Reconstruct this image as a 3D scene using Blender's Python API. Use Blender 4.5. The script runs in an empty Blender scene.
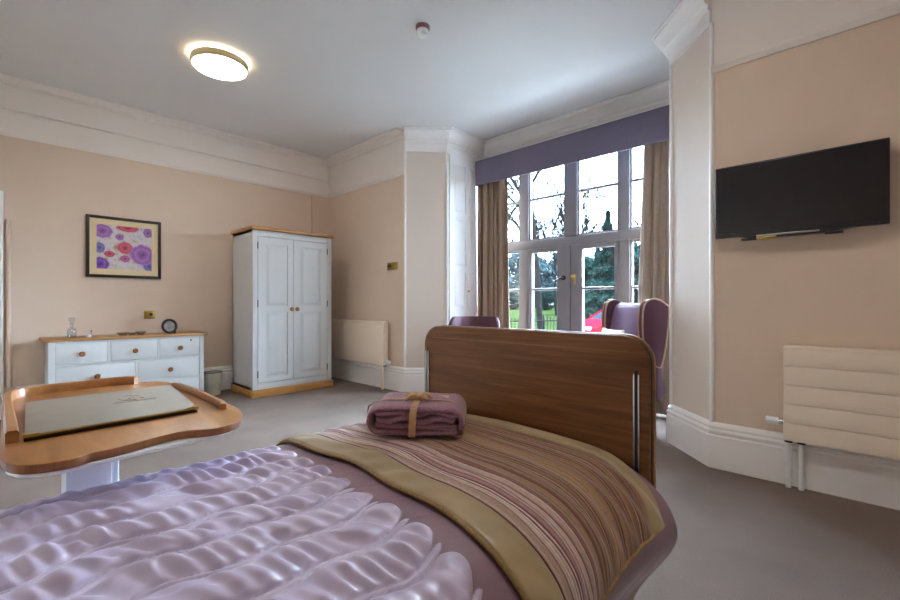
import bpy, bmesh, math, random
import numpy as np
from mathutils import Vector, Matrix
C = bpy.context.scene.collection
PI = math.pi
random.seed(7)
rng = np.random.default_rng(5)

# ------------------------------------------------------------------ materials
def lin(c):
    o = []
    for v in c[:3]:
        v /= 255.0
        o.append(v / 12.92 if v <= .04045 else ((v + .055) / 1.055) ** 2.4)
    return (*o, 1.0)

def new_mat(name):
    m = bpy.data.materials.new(name); m.use_nodes = True
    nt = m.node_tree
    b = nt.nodes['Principled BSDF']
    return m, nt, b

def link(nt, a, b): nt.links.new(a, b)

def coords(nt, scale=(1, 1, 1), rot=(0, 0, 0)):
    tc = nt.nodes.new('ShaderNodeTexCoord'); mp = nt.nodes.new('ShaderNodeMapping')
    mp.inputs['Scale'].default_value = scale; mp.inputs['Rotation'].default_value = rot
    link(nt, tc.outputs['Object'], mp.inputs['Vector'])
    return mp.outputs['Vector']

def noise(nt, vec, scale, detail=3, rough=.5, dist=0.0):
    n = nt.nodes.new('ShaderNodeTexNoise')
    n.inputs['Scale'].default_value = scale; n.inputs['Detail'].default_value = detail
    n.inputs['Roughness'].default_value = rough; n.inputs['Distortion'].default_value = dist
    link(nt, vec, n.inputs['Vector'])
    return n.outputs['Fac']

def ramp(nt, fac, stops, interp='LINEAR'):
    r = nt.nodes.new('ShaderNodeValToRGB'); cr = r.color_ramp; cr.interpolation = interp
    while len(cr.elements) > 1: cr.elements.remove(cr.elements[-1])
    cr.elements[0].position = stops[0][0]; cr.elements[0].color = stops[0][1]
    for p, c in stops[1:]:
        e = cr.elements.new(p); e.color = c
    link(nt, fac, r.inputs['Fac'])
    return r.outputs['Color']

def bump(nt, b, h, strength=.3, dist=.01):
    n = nt.nodes.new('ShaderNodeBump'); n.inputs['Strength'].default_value = strength
    n.inputs['Distance'].default_value = dist
    link(nt, h, n.inputs['Height']); link(nt, n.outputs['Normal'], b.inputs['Normal'])

def plain(name, c, rough=.5, metal=0.0, spec=.5, var=.06, nscale=6, bmp=0.0, bscale=200, sheen=0.0):
    m, nt, b = new_mat(name)
    base = lin(c)
    v = coords(nt)
    f = noise(nt, v, nscale, 3)
    lo = tuple(x * (1 - var) for x in base[:3]) + (1,); hi = tuple(min(1, x * (1 + var)) for x in base[:3]) + (1,)
    link(nt, ramp(nt, f, [(.3, lo), (.7, hi)]), b.inputs['Base Color'])
    b.inputs['Roughness'].default_value = rough; b.inputs['Metallic'].default_value = metal
    b.inputs['Specular IOR Level'].default_value = spec
    if sheen:
        b.inputs['Sheen Weight'].default_value = sheen; b.inputs['Sheen Roughness'].default_value = .4
    if bmp: bump(nt, b, noise(nt, v, bscale, 2), bmp, .004)
    return m

def wood(name, dark, light, scale=(1.2, 14, 14), rough=.38, rot=(0, 0, 0), spec=.5, coat=0.0, big=0.35):
    m, nt, b = new_mat(name)
    v = coords(nt, scale, rot)
    f1 = noise(nt, v, 2.2, 6, .62, .6)
    v2 = coords(nt, tuple(s * .35 for s in scale), rot)
    f2 = noise(nt, v2, 2.0, 3, .5, 1.2)
    mx = nt.nodes.new('ShaderNodeMix'); mx.data_type = 'FLOAT'
    mx.inputs[0].default_value = big
    link(nt, f1, mx.inputs[2]); link(nt, f2, mx.inputs[3])
    d, l = lin(dark), lin(light)
    mid = tuple((a + c) / 2 for a, c in zip(d, l))
    link(nt, ramp(nt, mx.outputs[0], [(.33, d), (.5, mid), (.66, l)]), b.inputs['Base Color'])
    b.inputs['Roughness'].default_value = rough; b.inputs['Specular IOR Level'].default_value = spec
    b.inputs['Coat Weight'].default_value = coat; b.inputs['Coat Roughness'].default_value = .25
    bump(nt, b, f1, .06, .003)
    return m

def emit(name, c, strength):
    m, nt, b = new_mat(name)
    b.inputs['Base Color'].default_value = (.8, .8, .8, 1)
    b.inputs['Emission Color'].default_value = c; b.inputs['Emission Strength'].default_value = strength
    return m

def glass_thin(name, tint=(1, 1, 1, 1), refl=.06, rough=.0):
    m = bpy.data.materials.new(name); m.use_nodes = True; nt = m.node_tree
    nt.nodes.remove(nt.nodes['Principled BSDF'])
    t = nt.nodes.new('ShaderNodeBsdfTransparent'); t.inputs['Color'].default_value = tint
    g = nt.nodes.new('ShaderNodeBsdfGlossy'); g.inputs['Roughness'].default_value = rough
    lw = nt.nodes.new('ShaderNodeLayerWeight'); lw.inputs['Blend'].default_value = .5
    pw = nt.nodes.new('ShaderNodeMath'); pw.operation = 'POWER'; pw.inputs[1].default_value = 5
    ml = nt.nodes.new('ShaderNodeMath'); ml.operation = 'MULTIPLY_ADD'; ml.inputs[1].default_value = .7; ml.inputs[2].default_value = refl * .5
    link(nt, lw.outputs['Facing'], pw.inputs[0]); link(nt, pw.outputs[0], ml.inputs[0])
    mx = nt.nodes.new('ShaderNodeMixShader')
    link(nt, ml.outputs[0], mx.inputs[0]); link(nt, t.outputs[0], mx.inputs[1]); link(nt, g.outputs[0], mx.inputs[2])
    link(nt, mx.outputs[0], nt.nodes['Material Output'].inputs['Surface'])
    return m

M = {}
M['beige'] = plain('beige_wall_paint', (221, 201, 182), .75, var=.02, nscale=2.5, bmp=.05, bscale=350, spec=.25)
M['pale'] = plain('pale_wall_paint', (224, 213, 202), .75, var=.02, nscale=2.5, bmp=.05, bscale=350, spec=.25)
M['ceil'] = plain('ceiling_paint', (218, 217, 216), .85, var=.015, nscale=1.5, bmp=.04, bscale=300, spec=.2)
M['frieze'] = plain('frieze_paint', (236, 230, 224), .7, var=.015, nscale=2, spec=.25)
M['gloss'] = plain('white_gloss_paint', (238, 235, 232), .38, var=.015, nscale=3, spec=.45)
M['upvc'] = plain('window_paint', (120, 118, 122), .4, var=.02, nscale=3, spec=.4)
M['carpet'] = None
m, nt, b = new_mat('grey_brown_carpet')
v = coords(nt)
f = noise(nt, v, 260, 4, .7); f2 = noise(nt, v, 1.7, 4, .55)
c1 = ramp(nt, f, [(.25, lin((105, 92, 84))), (.75, lin((154, 138, 128)))])
c2 = ramp(nt, f2, [(.3, (.8, .8, .8, 1)), (.7, (1.08, 1.08, 1.08, 1))])
mx = nt.nodes.new('ShaderNodeMix'); mx.data_type = 'RGBA'; mx.blend_type = 'MULTIPLY'; mx.inputs[0].default_value = 1
link(nt, c1, mx.inputs[6]); link(nt, c2, mx.inputs[7]); link(nt, mx.outputs[2], b.inputs['Base Color'])
b.inputs['Roughness'].default_value = .95; b.inputs['Specular IOR Level'].default_value = .1
bump(nt, b, f, .6, .006)
M['carpet'] = m
M['furn'] = plain('white_furniture_paint', (204, 206, 205), .45, var=.02, nscale=4, spec=.4)
M['furnside'] = M['furn']
M['oak'] = wood('oak_top', (150, 103, 56), (196, 148, 92), (1.6, 16, 16))
M['oakx'] = wood('oak_plinth', (160, 108, 52), (205, 152, 86), (1.6, 16, 16))
M['walnut'] = wood('walnut_laminate', (102, 63, 33), (150, 101, 60), (14, 1.1, 26), rough=.5, coat=.0, spec=.35)
M['walnut_edge'] = wood('walnut_edge', (128, 90, 54), (168, 124, 82), (14, 1.1, 15), rough=.4)
M['beech'] = wood('table_beech', (146, 94, 46), (186, 130, 74), (9, 1.4, 9), rough=.36, coat=.15)
M['beech_edge'] = wood('table_edge_beech', (120, 72, 36), (164, 106, 60), (26, 26, 1.0), rough=.45)
M['knob'] = wood('knob_wood', (120, 72, 36), (168, 112, 62), (20, 20, 20), rough=.3)
M['black'] = plain('black_rubber', (24, 22, 22), .5)
M['dark'] = plain('dark_metal', (46, 42, 40), .4, metal=.6)
M['chrome'] = plain('brushed_chrome', (190, 190, 195), .25, metal=1.0)
M['brass'] = plain('brass', (186, 156, 82), .3, metal=1.0)
M['rad'] = plain('radiator_enamel', (240, 224, 204), .45, var=.01, spec=.4)
M['white_pl'] = plain('white_plastic', (232, 234, 234), .35, var=.01)
M['blue_white'] = plain('column_enamel', (228, 238, 242), .3, var=.01)
M['tv_body'] = plain('television_casing', (34, 34, 38), .35)
M['tv_screen'] = plain('television_screen', (30, 29, 36), .14, spec=.6, var=.02)
M['silver'] = plain('silver_strip', (170, 168, 165), .3, metal=.8)
M['frame'] = wood('picture_frame_wood', (34, 20, 18), (52, 32, 28), (12, 12, 12), rough=.35)
M['mount'] = plain('cream_mount', (226, 208, 166), .8, var=.01)
M['pelmet'] = plain('purple_pelmet_fabric', (112, 104, 124), .85, var=.05, nscale=40, bmp=.25, bscale=500, sheen=.2)
M['curtain'] = plain('taupe_curtain_fabric', (150, 128, 108), .8, var=.05, nscale=30, bmp=.2, bscale=600, sheen=.15)
M['chair'] = plain('purple_chair_fabric', (84, 42, 54), .62, var=.08, nscale=30, bmp=.1, bscale=300, spec=.4)
M['chair_in'] = plain('lilac_chair_fabric', (118, 90, 120), .75, var=.08, nscale=60, bmp=.2, bscale=400)
M['piping'] = plain('tan_piping', (186, 150, 120), .6)
M['leg'] = wood('chair_leg_wood', (140, 84, 40), (186, 122, 66), (14, 14, 3), rough=.35)
M['glass'] = glass_thin('window_glass', (.97, .99, .99, 1), .06)
M['clear'] = glass_thin('clear_glass', (.88, .90, .91, 1), .16, .02)
M['bin'] = plain('olive_bin_plastic', (206, 207, 190), .35, spec=.5)
M['lawn'] = plain('lawn_grass', (32, 42, 20), .9, spec=0.0, var=.3, nscale=3, bmp=.3, bscale=60)
M['drive'] = plain('gravel_drive', (32, 31, 30), .9, spec=0.0, var=.2, nscale=30)
M['bark'] = plain('tree_bark', (30, 29, 28), .9, spec=0.0, var=.3, nscale=8)
M['fir'] = plain('fir_needles', (28, 46, 42), .8, spec=0.0, var=.45, nscale=1.6)
M['ever'] = plain('evergreen_leaves', (32, 50, 47), .8, spec=0.0, var=.45, nscale=1.2)
M['grove'] = plain('haze_tinted_leaves', (52, 66, 68), .85, spec=0.0, var=.35, nscale=.7)  # distance haze is put into this leaf colour, paler and greyer
M['bushd'] = plain('dark_shrub_leaves', (22, 36, 34), .8, spec=0.0, var=.4, nscale=1.6)
M['fence'] = plain('black_railing_paint', (16, 20, 20), .6, spec=.05)
M['carred'] = plain('red_car_paint', (112, 14, 26), .6, spec=0.0, var=.02)
M['carglass'] = plain('car_glass', (26, 36, 42), .6, spec=0.0)
M['tyre'] = plain('tyre_rubber', (26, 26, 27), .8)
M['cream'] = plain('cream_cushion', (216, 196, 170), .8)
M['bed_metal'] = plain('bed_frame_enamel', (150, 140, 130), .45)
M['mattress'] = plain('mattress_cover', (60, 70, 110), .6)
M['red_led'] = plain('dull_red_plastic', (130, 88, 92), .4)

# satin coverlet
m, nt, b = new_mat('lilac_satin')
v = coords(nt)
f = noise(nt, v, 9, 3)
at = nt.nodes.new('ShaderNodeAttribute'); at.attribute_name = 'quilted'
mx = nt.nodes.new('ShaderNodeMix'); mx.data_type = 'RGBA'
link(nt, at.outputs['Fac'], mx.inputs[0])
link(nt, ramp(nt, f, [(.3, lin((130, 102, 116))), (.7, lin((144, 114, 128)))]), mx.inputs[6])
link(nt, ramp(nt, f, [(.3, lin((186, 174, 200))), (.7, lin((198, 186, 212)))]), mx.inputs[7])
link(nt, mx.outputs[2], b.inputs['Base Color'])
b.inputs['Roughness'].default_value = .36; b.inputs['Specular IOR Level'].default_value = 1.0
b.inputs['Sheen Weight'].default_value = 1.0; b.inputs['Sheen Roughness'].default_value = .22
b.inputs['Sheen Tint'].default_value = (.92, .92, 1, 1)
bump(nt, b, noise(nt, v, 700, 2), .08, .002)
M['satin'] = m
# khaki satin border
m, nt, b = new_mat('khaki_satin')
v = coords(nt, (1, 1, 1))
f = noise(nt, v, 7, 3)
link(nt, ramp(nt, f, [(.3, lin((150, 130, 92))), (.7, lin((176, 156, 116)))]), b.inputs['Base Color'])
b.inputs['Roughness'].default_value = .38; b.inputs['Specular IOR Level'].default_value = .6
b.inputs['Sheen Weight'].default_value = .2
M['khaki'] = m
M['khaki_cord'] = plain('khaki_cord', (150, 122, 72), .5, var=.3, nscale=160)
# striped runner: stripes are woven, they follow the cloth's own X
m, nt, b = new_mat('striped_weave')
tc = nt.nodes.new('ShaderNodeUVMap'); tc.uv_map = 'UVMap'
sep = nt.nodes.new('ShaderNodeSeparateXYZ'); link(nt, tc.outputs['UV'], sep.inputs[0])
def mathn(op, a, bv):
    n = nt.nodes.new('ShaderNodeMath'); n.operation = op
    link(nt, a, n.inputs[0])
    if isinstance(bv, (int, float)): n.inputs[1].default_value = bv
    else: link(nt, bv, n.inputs[1])
    return n.outputs[0]
u = sep.outputs['X']
def stripes(n_, seed):
    i = mathn('FLOOR', mathn('MULTIPLY', u, n_), 0)
    i = mathn('ADD', i, seed)
    w = nt.nodes.new('ShaderNodeTexWhiteNoise'); w.noise_dimensions = '1D'; link(nt, i, w.inputs['W'])
    return w.outputs['Value']
fine = stripes(128, 3.0); broad = stripes(30, 40.0)
mixv = nt.nodes.new('ShaderNodeMix'); mixv.data_type = 'FLOAT'; mixv.inputs[0].default_value = .36
link(nt, fine, mixv.inputs[2]); link(nt, broad, mixv.inputs[3])
cA = ramp(nt, mixv.outputs[0], [(0, lin((84, 50, 46))), (.22, lin((112, 74, 62))), (.4, lin((142, 106, 76))), (.6, lin((158, 122, 86))), (.78, lin((178, 146, 108))), (1, lin((206, 180, 152)))])
cB = ramp(nt, fine, [(0, lin((112, 54, 70))), (.25, lin((150, 98, 104))), (.5, lin((206, 184, 172))), (1, lin((228, 216, 206)))])
zone = ramp(nt, u, [(0, (.75, .75, .75, 1)), (.05, (.35, .35, .35, 1)), (.10, (.95, .95, .95, 1)), (.24, (.8, .8, .8, 1)), (.34, (.08, .08, .08, 1)), (1, (0, 0, 0, 1))])
mx = nt.nodes.new('ShaderNodeMix'); mx.data_type = 'RGBA'
link(nt, zone, mx.inputs[0]); link(nt, cA, mx.inputs[6]); link(nt, cB, mx.inputs[7])
mp = nt.nodes.new('ShaderNodeMapping'); mp.inputs['Scale'].default_value = (60, 16, 1); link(nt, tc.outputs['UV'], mp.inputs['Vector'])
nf = noise(nt, mp.outputs[0], 4.0, 4, .65)
mm = nt.nodes.new('ShaderNodeMix'); mm.data_type = 'RGBA'; mm.blend_type = 'MULTIPLY'; mm.inputs[0].default_value = 1
link(nt, mx.outputs[2], mm.inputs[6]); link(nt, ramp(nt, nf, [(.3, (.62, .6, .6, 1)), (.7, (1.22, 1.2, 1.2, 1))]), mm.inputs[7])
link(nt, mm.outputs[2], b.inputs['Base Color'])
b.inputs['Roughness'].default_value = .7; b.inputs['Specular IOR Level'].default_value = .3
b.inputs['Sheen Weight'].default_value = .3
bump(nt, b, fine, .25, .004)
M['stripe'] = m
# knitted blanket
m, nt, b = new_mat('plum_waffle_blanket')
v = coords(nt, (1, 1, 1))
vo = nt.nodes.new('ShaderNodeTexVoronoi'); vo.inputs['Scale'].default_value = 210
link(nt, v, vo.inputs['Vector'])
link(nt, ramp(nt, vo.outputs['Distance'], [(.0, lin((176, 128, 146))), (.7, lin((136, 92, 110)))]), b.inputs['Base Color'])
b.inputs['Roughness'].default_value = .75; b.inputs['Sheen Weight'].default_value = .35
bump(nt, b, vo.outputs['Distance'], .3, -.003)
M['blanket'] = m
M['ribbon'] = plain('tan_ribbon', (196, 160, 116), .45, var=.08, nscale=60)
M['folder'] = plain('grey_green_leather', (158, 152, 140), .42, var=.05, nscale=18, bmp=.12, bscale=300)
M['page'] = plain('folder_pages', (92, 72, 50), .7)
M['goldprint'] = plain('gold_foil', (176, 158, 118), .5)

# painted flowers in the frame: soft purple, red and blue blooms on pale ground
m, nt, b = new_mat('flower_print')
tc = nt.nodes.new('ShaderNodeUVMap'); tc.uv_map = 'UVMap'
nz = nt.nodes.new('ShaderNodeTexNoise'); nz.inputs['Scale'].default_value = 7; nz.inputs['Detail'].default_value = 4
link(nt, tc.outputs['UV'], nz.inputs['Vector'])
cur = ramp(nt, nz.outputs['Fac'], [(.3, lin((168, 140, 104))), (.44, lin((206, 196, 190))), (.56, lin((214, 208, 212))), (.7, lin((178, 172, 196)))])
def bloom(cur, cx, cy, rx, ry, core, mid, rim):
    mp = nt.nodes.new('ShaderNodeMapping'); mp.inputs['Location'].default_value = (-cx / rx, -cy / ry, 0)
    mp.inputs['Scale'].default_value = (1 / rx, 1 / ry, 1)
    link(nt, tc.outputs['UV'], mp.inputs['Vector'])
    ad = nt.nodes.new('ShaderNodeVectorMath'); ad.operation = 'ADD'
    n2 = nt.nodes.new('ShaderNodeTexNoise'); n2.inputs['Scale'].default_value = 2.6
    link(nt, mp.outputs[0], n2.inputs['Vector'])
    sc = nt.nodes.new('ShaderNodeVectorMath'); sc.operation = 'MULTIPLY_ADD'
    link(nt, n2.outputs['Color'], sc.inputs[0]); sc.inputs[1].default_value = (.5, .5, 0); sc.inputs[2].default_value = (-.25, -.25, 0)
    link(nt, mp.outputs[0], ad.inputs[0]); link(nt, sc.outputs[0], ad.inputs[1])
    ln = nt.nodes.new('ShaderNodeVectorMath'); ln.operation = 'LENGTH'; link(nt, ad.outputs[0], ln.inputs[0])
    col = ramp(nt, ln.outputs['Value'], [(0, lin(core)), (.3, lin(mid)), (.55, lin(rim)), (.7, lin(mid)), (.9, lin(rim))])
    mk = ramp(nt, ln.outputs['Value'], [(.86, (1, 1, 1, 1)), (1, (0, 0, 0, 1))])
    mx = nt.nodes.new('ShaderNodeMix'); mx.data_type = 'RGBA'
    link(nt, mk, mx.inputs[0]); link(nt, cur, mx.inputs[6]); link(nt, col, mx.inputs[7])
    return mx.outputs[2]
P1 = ((100, 60, 120), (150, 96, 170), (176, 130, 196)); R1 = ((80, 30, 60), (190, 70, 96), (206, 104, 116)); B1 = ((70, 60, 130), (110, 100, 170), (140, 130, 190))
for a in ((.1, .85, .19, .17, P1), (.55, .96, .22, .09, R1), (.93, .9, .1, .12, P1), (.4, .74, .08, .08, P1), (.5, .5, .15, .15, R1),
          (.05, .47, .1, .13, B1), (.22, .34, .1, .08, R1), (.95, .1, .12, .14, B1), (.82, .36, .25, .26, P1), (.5, .25, .1, .09, ((90, 40, 80), (170, 80, 130), (190, 120, 160))), (.06, .1, .17, .17, ((60, 30, 110), (110, 60, 160), (150, 100, 190)))):
    cur = bloom(cur, a[0], a[1], a[2], a[3], *a[4])
link(nt, cur, b.inputs['Base Color']); b.inputs['Roughness'].default_value = .6
M['print'] = m

LAMP = emit('lamp_diffuser', (1, .96, .92, 1), 30.5)
HALO = emit('lamp_halo', (1, .84, .60, 1), 18)

# ------------------------------------------------------------------ helpers
ORG = {}
def tag(o, label=None, cat=None, group=None, kind=None):
    if label: o['label'] = label
    if cat: o['category'] = cat
    if group: o['group'] = group
    if kind: o['kind'] = kind
    return o

def thing(name, label, cat, loc=(0, 0, 0), group=None, kind=None):
    o = bpy.data.objects.new(name, None); C.objects.link(o)
    o.location = loc; ORG[o.name] = Vector(loc); o.empty_display_size = .05
    return tag(o, label, cat, group, kind)

class MB:
    def __init__(s): s.v = []; s.f = []; s.uv = None
    def add(s, vs, fs):
        n = len(s.v); s.v += [tuple(p) for p in vs]; s.f += [tuple(i + n for i in f) for f in fs]; return s
    def box(s, a, b, bev=0.0, seg=2, mat=None):
        x0, y0, z0 = (min(p, q) for p, q in zip(a, b)); x1, y1, z1 = (max(p, q) for p, q in zip(a, b))
        vs = [(x0, y0, z0), (x1, y0, z0), (x1, y1, z0), (x0, y1, z0), (x0, y0, z1), (x1, y0, z1), (x1, y1, z1), (x0, y1, z1)]
        fs = [(0, 3, 2, 1), (4, 5, 6, 7), (0, 1, 5, 4), (1, 2, 6, 5), (2, 3, 7, 6), (3, 0, 4, 7)]
        if bev > 0: vs, fs = bevel(vs, fs, bev, seg)
        if mat is not None: vs = [mat @ Vector(p) for p in vs]
        return s.add(vs, fs)
    def prism(s, pts, axis, a, b, bev=0.0, seg=2):
        # outline pts (p,q) extruded along axis from a to b
        def mk(p, q, t): return {'x': (t, p, q), 'y': (p, t, q), 'z': (p, q, t)}[axis]
        n = len(pts)
        vs = [mk(p, q, a) for p, q in pts] + [mk(p, q, b) for p, q in pts]
        fs = [tuple(range(n))[::-1], tuple(range(n, 2 * n))] + [(i, (i + 1) % n, n + (i + 1) % n, n + i) for i in range(n)]
        if bev > 0: vs, fs = bevel(vs, fs, bev, seg, 40)
        return s.add(vs, fs)
    def cyl(s, p0, p1, r0, r1=None, n=16, cap=True):
        r1 = r0 if r1 is None else r1
        p0, p1 = Vector(p0), Vector(p1); d = (p1 - p0).normalized()
        a = d.orthogonal().normalized(); b = d.cross(a)
        vs = [p0 + (a * math.cos(t) + b * math.sin(t)) * r0 for t in (2 * PI * i / n for i in range(n))]
        vs += [p1 + (a * math.cos(t) + b * math.sin(t)) * r1 for t in (2 * PI * i / n for i in range(n))]
        fs = [(i, (i + 1) % n, n + (i + 1) % n, n + i) for i in range(n)]
        if cap: fs += [tuple(range(n))[::-1], tuple(range(n, 2 * n))]
        return s.add(vs, fs)
    def lathe(s, prof, c=(0, 0, 0), axis=(0, 0, 1), n=28):
        # prof: (radius, height)
        d = Vector(axis).normalized(); a = d.orthogonal().normalized(); b = d.cross(a); c = Vector(c)
        vs = []; fs = []
        for r, h in prof:
            r = max(r, 1e-4)
            vs += [c + d * h + (a * math.cos(2 * PI * i / n) + b * math.sin(2 * PI * i / n)) * r for i in range(n)]
        for k in range(len(prof) - 1):
            fs += [(k * n + i, k * n + (i + 1) % n, (k + 1) * n + (i + 1) % n, (k + 1) * n + i) for i in range(n)]
        fs += [tuple(range(n))[::-1], tuple(range((len(prof) - 1) * n, len(prof) * n))]
        return s.add(vs, fs)
    def tube(s, path, r, n=8, closed=False):
        path = [Vector(p) for p in path]; m_ = len(path)
        vs = []; fs = []; up = None
        for i, p in enumerate(path):
            if closed: t = path[(i + 1) % m_] - path[i - 1]
            else: t = path[min(i + 1, m_ - 1)] - path[max(i - 1, 0)]
            t.normalize()
            if up is None: a = t.orthogonal().normalized()
            else: a = (up - t * up.dot(t)).normalized()
            up = a; b = t.cross(a)
            rr = r[i] if isinstance(r, (list, tuple)) else r
            vs += [p + (a * math.cos(2 * PI * k / n) + b * math.sin(2 * PI * k / n)) * rr for k in range(n)]
        for i in range(m_ if closed else m_ - 1):
            j = (i + 1) % m_
            fs += [(i * n + k, i * n + (k + 1) % n, j * n + (k + 1) % n, j * n + k) for k in range(n)]
        if not closed: fs += [tuple(range(n))[::-1], tuple(range((m_ - 1) * n, m_ * n))]
        return s.add(vs, fs)
    def sweep(s, prof, path, side=1):
        # prof (offset into room, z) swept along XY path with mitred corners; room lies on `side` (left=+1) of the path
        P = [Vector((p[0], p[1])) for p in path]; n = len(P); k = len(prof); vs = []; fs = []
        nrm = []
        for i in range(n - 1):
            d = (P[i + 1] - P[i]).normalized(); nrm.append(Vector((-d.y, d.x)) * side)
        for i in range(n):
            if i == 0: mv = nrm[0]
            elif i == n - 1: mv = nrm[-1]
            else:
                mv = nrm[i - 1] + nrm[i]; mv = mv / max(1e-6, mv.dot(nrm[i]))
            vs += [(P[i].x + mv.x * o, P[i].y + mv.y * o, z) for o, z in prof]
        for i in range(n - 1):
            for j in range(k):
                q = (j + 1) % k
                fs.append((i * k + j, i * k + q, (i + 1) * k + q, (i + 1) * k + j))
        fs += [tuple(range(k))[::-1], tuple(range((n - 1) * k, n * k))]
        return s.add(vs, fs)
    def grid(s, arr, uv=None, closed_u=False):
        n, m_ = arr.shape[:2]; base = len(s.v)
        s.v += [tuple(p) for p in arr.reshape(-1, 3)]
        for i in range(n - (0 if closed_u else 1)):
            for j in range(m_ - 1):
                a = i * m_ + j; b = ((i + 1) % n) * m_ + j
                s.f.append((base + a, base + b, base + b + 1, base + a + 1))
        if uv is not None: s.uv = (s.uv or []) + [tuple(p) for p in uv.reshape(-1, 2)]
        return s
    def build(s, name, mat, parent=None, smooth=35, struct=False, kind=None):
        off = ORG[parent.name] if parent is not None else Vector((0, 0, 0))
        me = bpy.data.meshes.new(name)
        me.from_pydata([(p[0] - off.x, p[1] - off.y, p[2] - off.z) for p in s.v], [], s.f)
        if s.uv:
            ul = me.uv_layers.new(name='UVMap')
            li = np.zeros(len(me.loops), dtype=np.int32); me.loops.foreach_get('vertex_index', li)
            ul.data.foreach_set('uv', np.array(s.uv, dtype=np.float32)[li].ravel())
        else:
            bm = bmesh.new(); bm.from_mesh(me); bmesh.ops.recalc_face_normals(bm, faces=bm.faces); bm.to_mesh(me); bm.free()
        for mm in (mat if isinstance(mat, (list, tuple)) else [mat]): me.materials.append(mm)
        if smooth:
            me.shade_smooth()
            me.set_sharp_from_angle(angle=math.radians(smooth))
        o = bpy.data.objects.new(name, me); C.objects.link(o)
        if parent is not None: o.parent = parent
        ORG[o.name] = off.copy()
        if struct: o['kind'] = 'structure'
        if kind: o['kind'] = kind
        return o

def bevel(vs, fs, w, seg=2, ang=None):
    bm = bmesh.new(); bv = [bm.verts.new(p) for p in vs]
    for f in fs: bm.faces.new([bv[i] for i in f])
    bmesh.ops.recalc_face_normals(bm, faces=bm.faces)
    es = bm.edges[:]
    if ang: es = [e for e in es if len(e.link_faces) == 2 and e.calc_face_angle(0) > math.radians(ang)]
    bmesh.ops.bevel(bm, geom=es, offset=w, segments=seg, profile=.5, affect='EDGES', clamp_overlap=True)
    bm.verts.index_update()
    out = [tuple(v.co) for v in bm.verts], [tuple(v.index for v in f.verts) for f in bm.faces]
    bm.free(); return out

def rrect(x0, x1, y0, y1, r, n=6):
    pts = []
    for cx, cy, a0 in ((x1 - r, y1 - r, 0), (x0 + r, y1 - r, 90), (x0 + r, y0 + r, 180), (x1 - r, y0 + r, 270)):
        pts += [(cx + r * math.cos(math.radians(a0 + 90 * i / n)), cy + r * math.sin(math.radians(a0 + 90 * i / n))) for i in range(n + 1)]
    return pts

def smoothstep(a, b, x):
    t = np.clip((x - a) / (b - a), 0, 1); return t * t * (3 - 2 * t)

def copy_tree(o, parent=None):
    c = o.copy(); C.objects.link(c); c.parent = parent
    for ch in o.children: copy_tree(ch, c)
    return c

# ------------------------------------------------------------------ camera
cam = bpy.data.cameras.new('camera'); co = bpy.data.objects.new('camera', cam); C.objects.link(co)
cam.sensor_width = 36; cam.lens = 36 * 437.6 / 900; cam.shift_y = 3.5 / 900; cam.clip_start = .02; cam.clip_end = 400
co.location = (0, 0, 1.1); co.rotation_euler = (PI / 2, 0, math.atan2(.6908, .7231) - PI / 2)
bpy.context.scene.camera = co

# ------------------------------------------------------------------ the room
XB, XE, YA, XD, CZ = 3.546, 3.366, 5.962, 4.63, 3.25
X0, Y0 = -.95, -1.25
pA = (X0, YA); pAB = (XB, YA); pB = (XB, 4.162); pC = (3.916, 3.79); pR = (XD, 3.79)
qR = (XD, 1.13); qC = (3.732, 1.13); qE = (XE, .764); qEE = (XE, Y0); pZ = (X0, Y0)
WY0, WY1, WZ1 = 1.20, 3.72, 2.95       # window opening

MB().box((X0 - .2, Y0 - .2, -.1), (XD + .25, YA + .2, 0)).build('floor', M['carpet'], struct=True)
MB().box((X0 - .2, Y0 - .2, CZ), (XD + .3, YA + .2, CZ + .1)).build('ceiling', M['ceil'], struct=True)

def wall(name, p, q, mat, z0=0, z1=CZ, th=.12, ext=0.0):
    p, q = Vector(p), Vector(q); d = (q - p).normalized(); n = Vector((d.y, -d.x))   # outwards: right of the walk A->B->...
    n = -n
    p = p - d * ext; q = q + d * ext
    pts = [p, q, q + n * th, p + n * th]
    MB().prism([(a.x, a.y) for a in pts], 'z', z0, z1).build(name, mat, struct=True, smooth=0)
# walking the room clockwise seen from above, outside lies on the left
wall('wall_left', pA, pAB, M['beige'], ext=.12)
wall('wall_front', pAB, pB, M['beige'])
wall('wall_splay_left', pB, pC, M['pale'])
wall('wall_reveal_left', pC, pR, M['gloss'], th=.1)
wall('wall_reveal_right', qR, qC, M['gloss'], th=.1)
wall('wall_splay_right', qC, qE, M['pale'])
wall('wall_right', qE, qEE, M['beige'])
wall('wall_rear', qEE, pZ, M['beige'], ext=.12)
wall('wall_back', pZ, pA, M['beige'], ext=.0)
mb = MB().box((XD, WY1, 0), (XD + .25, 3.95, CZ)).box((XD, .98, 0), (XD + .25, WY0, CZ)).box((XD, WY0, WZ1), (XD + .25, WY1, CZ))
mb.build('wall_window', M['pale'], struct=True, smooth=0)
# pipe boxing in the corner
MB().box((3.262, YA - .035, 0), (XB, YA + .01, 2.705)).build('trim_1', M['beige'], struct=True, smooth=0)
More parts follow.
